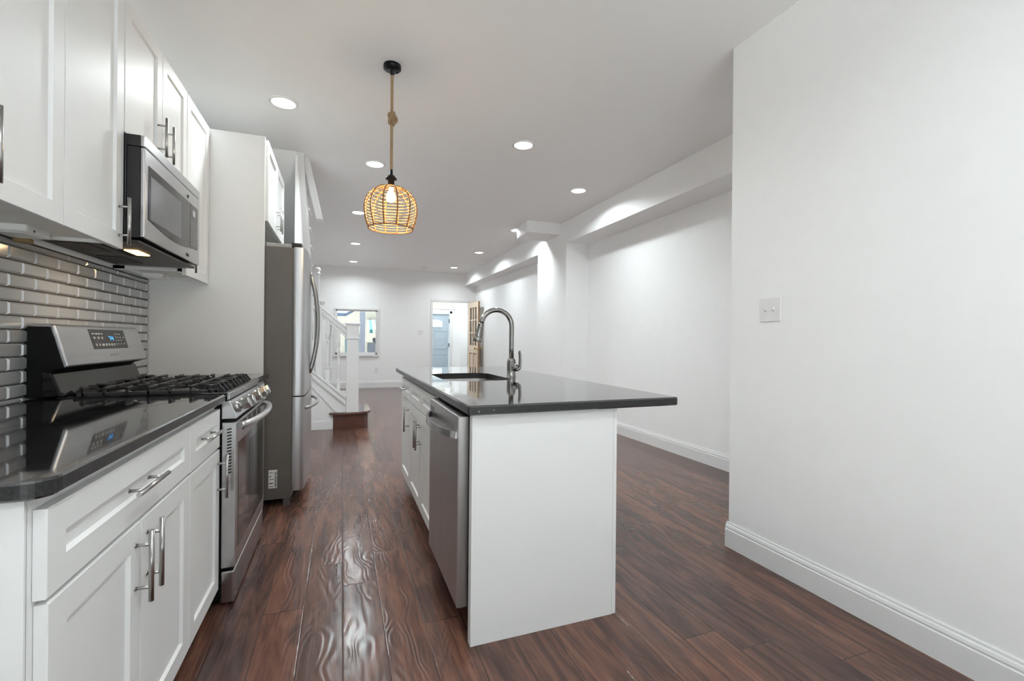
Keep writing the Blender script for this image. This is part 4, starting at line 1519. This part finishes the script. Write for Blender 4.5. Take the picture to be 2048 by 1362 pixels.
for a0, a1 in ((0.115, dlen / 2 - 0.035), (dlen / 2 + 0.035, dlen - 0.115)):
    dbox(rv, a0, a1, 0.24, 0.84, 0.018, TH_ - 0.018)
build('recess', rv, PINEEDGE, bdn)
gp_ = MB()
dbox(gp_, 0.115, dlen - 0.115, 1.03, dh - 0.13, TH_ / 2 - 0.002, TH_ / 2 + 0.002)
build('glass', gp_, GLASS, bdn)
eg = MB()
dbox(eg, dlen - 0.004, dlen, 0.012, dh, 0.0005, TH_ - 0.0005)
build('door_edge', eg, PINEEDGE, bdn)
kbm = MB()
kp_ = H0 + du_ * (dlen - 0.06) + Vector((0, 0, 0.955))
for s_, d_ in ((-1, 0.0), (1, TH_)):
    kbm.lathe(kp_ + nn_ * d_, [(0.028, 0), (0.026, 0.006), (0.010, 0.010), (0.010, 0.032), (0.024, 0.038), (0.028, 0.05), (0.022, 0.062), (0, 0.066)], axis=nn_ * s_, n=20)
build('knob', kbm, BRASS, bdn)

# ------------------------------------------------------------------ staircase
st = thing('staircase', 'white painted staircase with turned balusters rising behind the fridge', 'staircase', (-0.3, 6.4, 0))
SY = 6.30
# bullnose starting step
sp0 = []
for k in range(21):
    a = -PI / 2 + PI / 2 * k / 20
    sp0.append((0.05 + 0.30 * math.cos(a) ** 0.8 if k else 0.05, 6.44 + 0.20 * math.sin(a), 0.0))
base = [(-0.11, 6.34, 0), (-0.09, 6.29, 0), (0.0, 6.25, 0), (0.10, 6.235, 0), (0.20, 6.25, 0), (0.29, 6.30, 0), (0.335, 6.38, 0), (0.345, 6.48, 0), (0.345, 7.15, 0), (-0.11, 7.15, 0)]
build('riser', MB().prism(base, (0, 0, 0.185)), STEPM, st)
trd = [(-0.155, 6.33, 0), (-0.13, 6.27, 0), (-0.03, 6.225, 0), (0.10, 6.205, 0), (0.22, 6.225, 0), (0.325, 6.285, 0), (0.37, 6.37, 0), (0.380, 6.48, 0), (0.375, 7.02, 0), (0.33, 7.12, 0), (0.27, 7.15, 0), (-0.155, 7.15, 0)]
build('tread', MB().prism([(x_, y_, 0.185) for x_, y_, _ in trd], (0, 0, 0.03), bev=0.008), TREADM, st)
for k in (1, 2):
    build('tread', MB().box(0.06 - 0.24 * k, 0.06 - 0.24 * (k - 1) + 0.02, SY + 0.05, 7.15, 0.215 + 0.19 * k - 0.03, 0.215 + 0.19 * k, bev=0.008), TREADM, st)
    build('riser', MB().box(0.06 - 0.24 * k, 0.06 - 0.24 * (k - 1), SY + 0.05, 7.15, 0, 0.215 + 0.19 * k - 0.03), TRIM, st)
# side panel under the lower flight
XSL = -0.72
sl = (0.733 - 0.369) / (-0.30 - 0.111)


def zskirt(x):
    return 0.725 + sl * (x + 0.30)


build('side_panel', MB().prism([(XSL, SY, 0), (0.06, SY, 0), (0.06, SY, zskirt(0.06) - 0.1), (XSL, SY, zskirt(XSL) - 0.1)], (0, 0.05, 0)), TRIM, st)
skm = MB()
for z0_, z1_, d_ in ((-0.02, 0.0, 0.035), (-0.075, -0.02, 0.018), (-0.10, -0.075, 0.026), (-0.125, -0.10, 0.010)):
    skm.prism([(XSL, SY - d_, zskirt(XSL) + z0_), (0.06, SY - d_, zskirt(0.06) + z0_), (0.06, SY - d_, zskirt(0.06) + z1_), (XSL, SY - d_, zskirt(XSL) + z1_)], (0, 0.05 + d_ + (0.03 if d_ > 0.03 else 0), 0), 0.003)
build('skirt_moulding', skm, TRIM, st)
lm = MB()
lm.prism([(-0.42, SY - 0.014, 0.67), (-0.04, SY - 0.014, 0.225), (-0.06, SY - 0.014, 0.215), (-0.44, SY - 0.014, 0.66)], (0, 0.016, 0))
build('panel_moulding', lm, TRIM, st)
build('baseboard', MB().box(XSL, -0.13, SY - 0.014, SY, 0, 0.11, bev=0.003), TRIM, st)
# newel post
NX0, NX1 = 0.064, 0.214
nw = MB()
nw.box(NX0, NX1, SY - 0.03, SY + 0.12, 0.213, 1.345, bev=0.004)
nwo = build('newel_post', nw, TRIM, st)
cpm = MB()
cpm.box(NX0 - 0.022, NX1 + 0.022, SY - 0.052, SY + 0.142, 1.352, 1.376, bev=0.008, seg=3)
cpm.box(NX0 - 0.010, NX1 + 0.010, SY - 0.040, SY + 0.130, 1.335, 1.354, bev=0.004)
build('cap', cpm, TRIM, nwo)
build('collar', MB().box(NX0 - 0.012, NX1 + 0.012, SY - 0.042, SY + 0.132, 1.160, 1.182, bev=0.006, seg=3), TRIM, nwo)
# lower handrail
rsl = (1.615 - 1.32) / (-0.284 - 0.064)


def zr(x):
    return 1.32 + rsl * (x - 0.064)


hr = MB()
ra = -0.34
for dz0, dz1, hw in ((-0.035, 0.0, 0.032), (-0.075, -0.035, 0.024), (-0.145, -0.10, 0.020), (-0.10, -0.075, 0.030)):
    hr.prism([(ra, SY + 0.045 - hw, zr(ra) + dz0), (0.066, SY + 0.045 - hw, zr(0.066) + dz0), (0.066, SY + 0.045 - hw, zr(0.066) + dz1), (ra, SY + 0.045 - hw, zr(ra) + dz1)], (0, 2 * hw, 0), 0.006)
build('handrail', hr, TRIM, st)


def baluster(x, y, z0, z1, w=0.021):
    L = z1 - z0
    mb = MB()
    mb.box(x - w, x + w, y - w, y + w, z0, z0 + L * 0.20, bev=0.002)
    mb.box(x - w, x + w, y - w, y + w, z1 - L * 0.20, z1, bev=0.002)
    pf = [(0.020, 0.20), (0.014, 0.215), (0.020, 0.235), (0.021, 0.25), (0.013, 0.265), (0.018, 0.285), (0.020, 0.34), (0.0165, 0.45), (0.012, 0.60), (0.0115, 0.645), (0.018, 0.66), (0.018, 0.675), (0.012, 0.69), (0.012, 0.715), (0.020, 0.745), (0.021, 0.775), (0.020, 0.80)]
    mb.lathe((x, y, z0), [(r_ * w / 0.021, h_ * L) for r_, h_ in pf], n=20)
    return mb


for xb_ in (-0.033, -0.165):
    build('baluster', baluster(xb_, SY + 0.045, zskirt(xb_) - 0.01, zr(xb_) - 0.13, 0.021 if xb_ > -0.1 else 0.026), TRIM, st)
build('baluster', baluster(-0.135, SY + 0.19, 0.62, zr(-0.13) + 0.02), TRIM, st)
# turning post with its finial
tpz = MB()
tpz.box(-0.305, -0.235, SY + 0.01, SY + 0.08, 0.55, 1.56, bev=0.003)
tpz.box(-0.330, -0.275, SY + 0.10, SY + 0.155, 0.55, 2.00, bev=0.003)
tpo = build('turning_post', tpz, TRIM, st)
build('finial', MB().lathe((-0.295, SY + 0.13, 2.0), [(0.030, 0), (0.036, 0.01), (0.024, 0.022), (0.020, 0.03), (0.034, 0.052), (0.036, 0.066), (0.026, 0.085), (0, 0.092)], n=20), TRIM, tpo)
build('finial', MB().lathe((-0.235, SY + 0.045, 1.595), [(0.024, 0), (0.026, 0.02), (0.040, 0.045), (0.040, 0.055), (0, 0.058)], n=20), TRIM, tpo)
# main flight climbing towards the kitchen
def zst(y):
    return 2.85 - (y - 4.54) * 0.98


YS1 = 6.28
build('stringer', MB().prism([(-0.40, 4.54, 2.849), (-0.40, YS1, zst(YS1)), (-0.40, YS1, zst(YS1) + 0.36), (-0.40, 4.90, 2.849)], (0.065, 0, 0)), TRIM, st)
build('soffit', MB().prism([(XB, 4.53, 2.849), (XB, YS1, zst(YS1) - 0.01), (XB, YS1, zst(YS1) + 0.015), (XB, 4.57, 2.849)], (-0.40 - XB, 0, 0)), WALL, st)
build('closet_panel', MB().prism([(-0.405, 4.56, 0), (-0.405, SY, 0), (-0.405, SY, zst(SY) + 0.01), (-0.405, 4.56, zst(4.56) + 0.0)], (0.02, 0, 0)), WALL, st)
nt_ = 8
for k in range(nt_):
    y_ = 6.22 - 0.165 * k
    z_ = zst(y_) + 0.36 - 0.0
    if z_ > 2.80:
        break
    build('tread', MB().box(XB, -0.320, y_ - 0.02, y_ + 0.21, z_ - 0.03, z_, bev=0.008), TRIM, st)
    build('riser', MB().box(XB, -0.335, y_ - 0.02, y_ - 0.005, z_ - 0.19, z_ - 0.03), TRIM, st)
# stub of boxed rail under the stair opening
bx_ = MB()
pa, pb = Vector((-0.30, 4.64, 2.849)), Vector((-0.195, 5.10, 2.40))
bx_.prism([pa + Vector((-0.06, 0, 0)), pa + Vector((0.005, 0, 0)), pa + Vector((0.005, 0.10, 0)), pa + Vector((-0.06, 0.10, 0))], pb - pa, 0.004)
build('boxed_rail', bx_, TRIM, st)
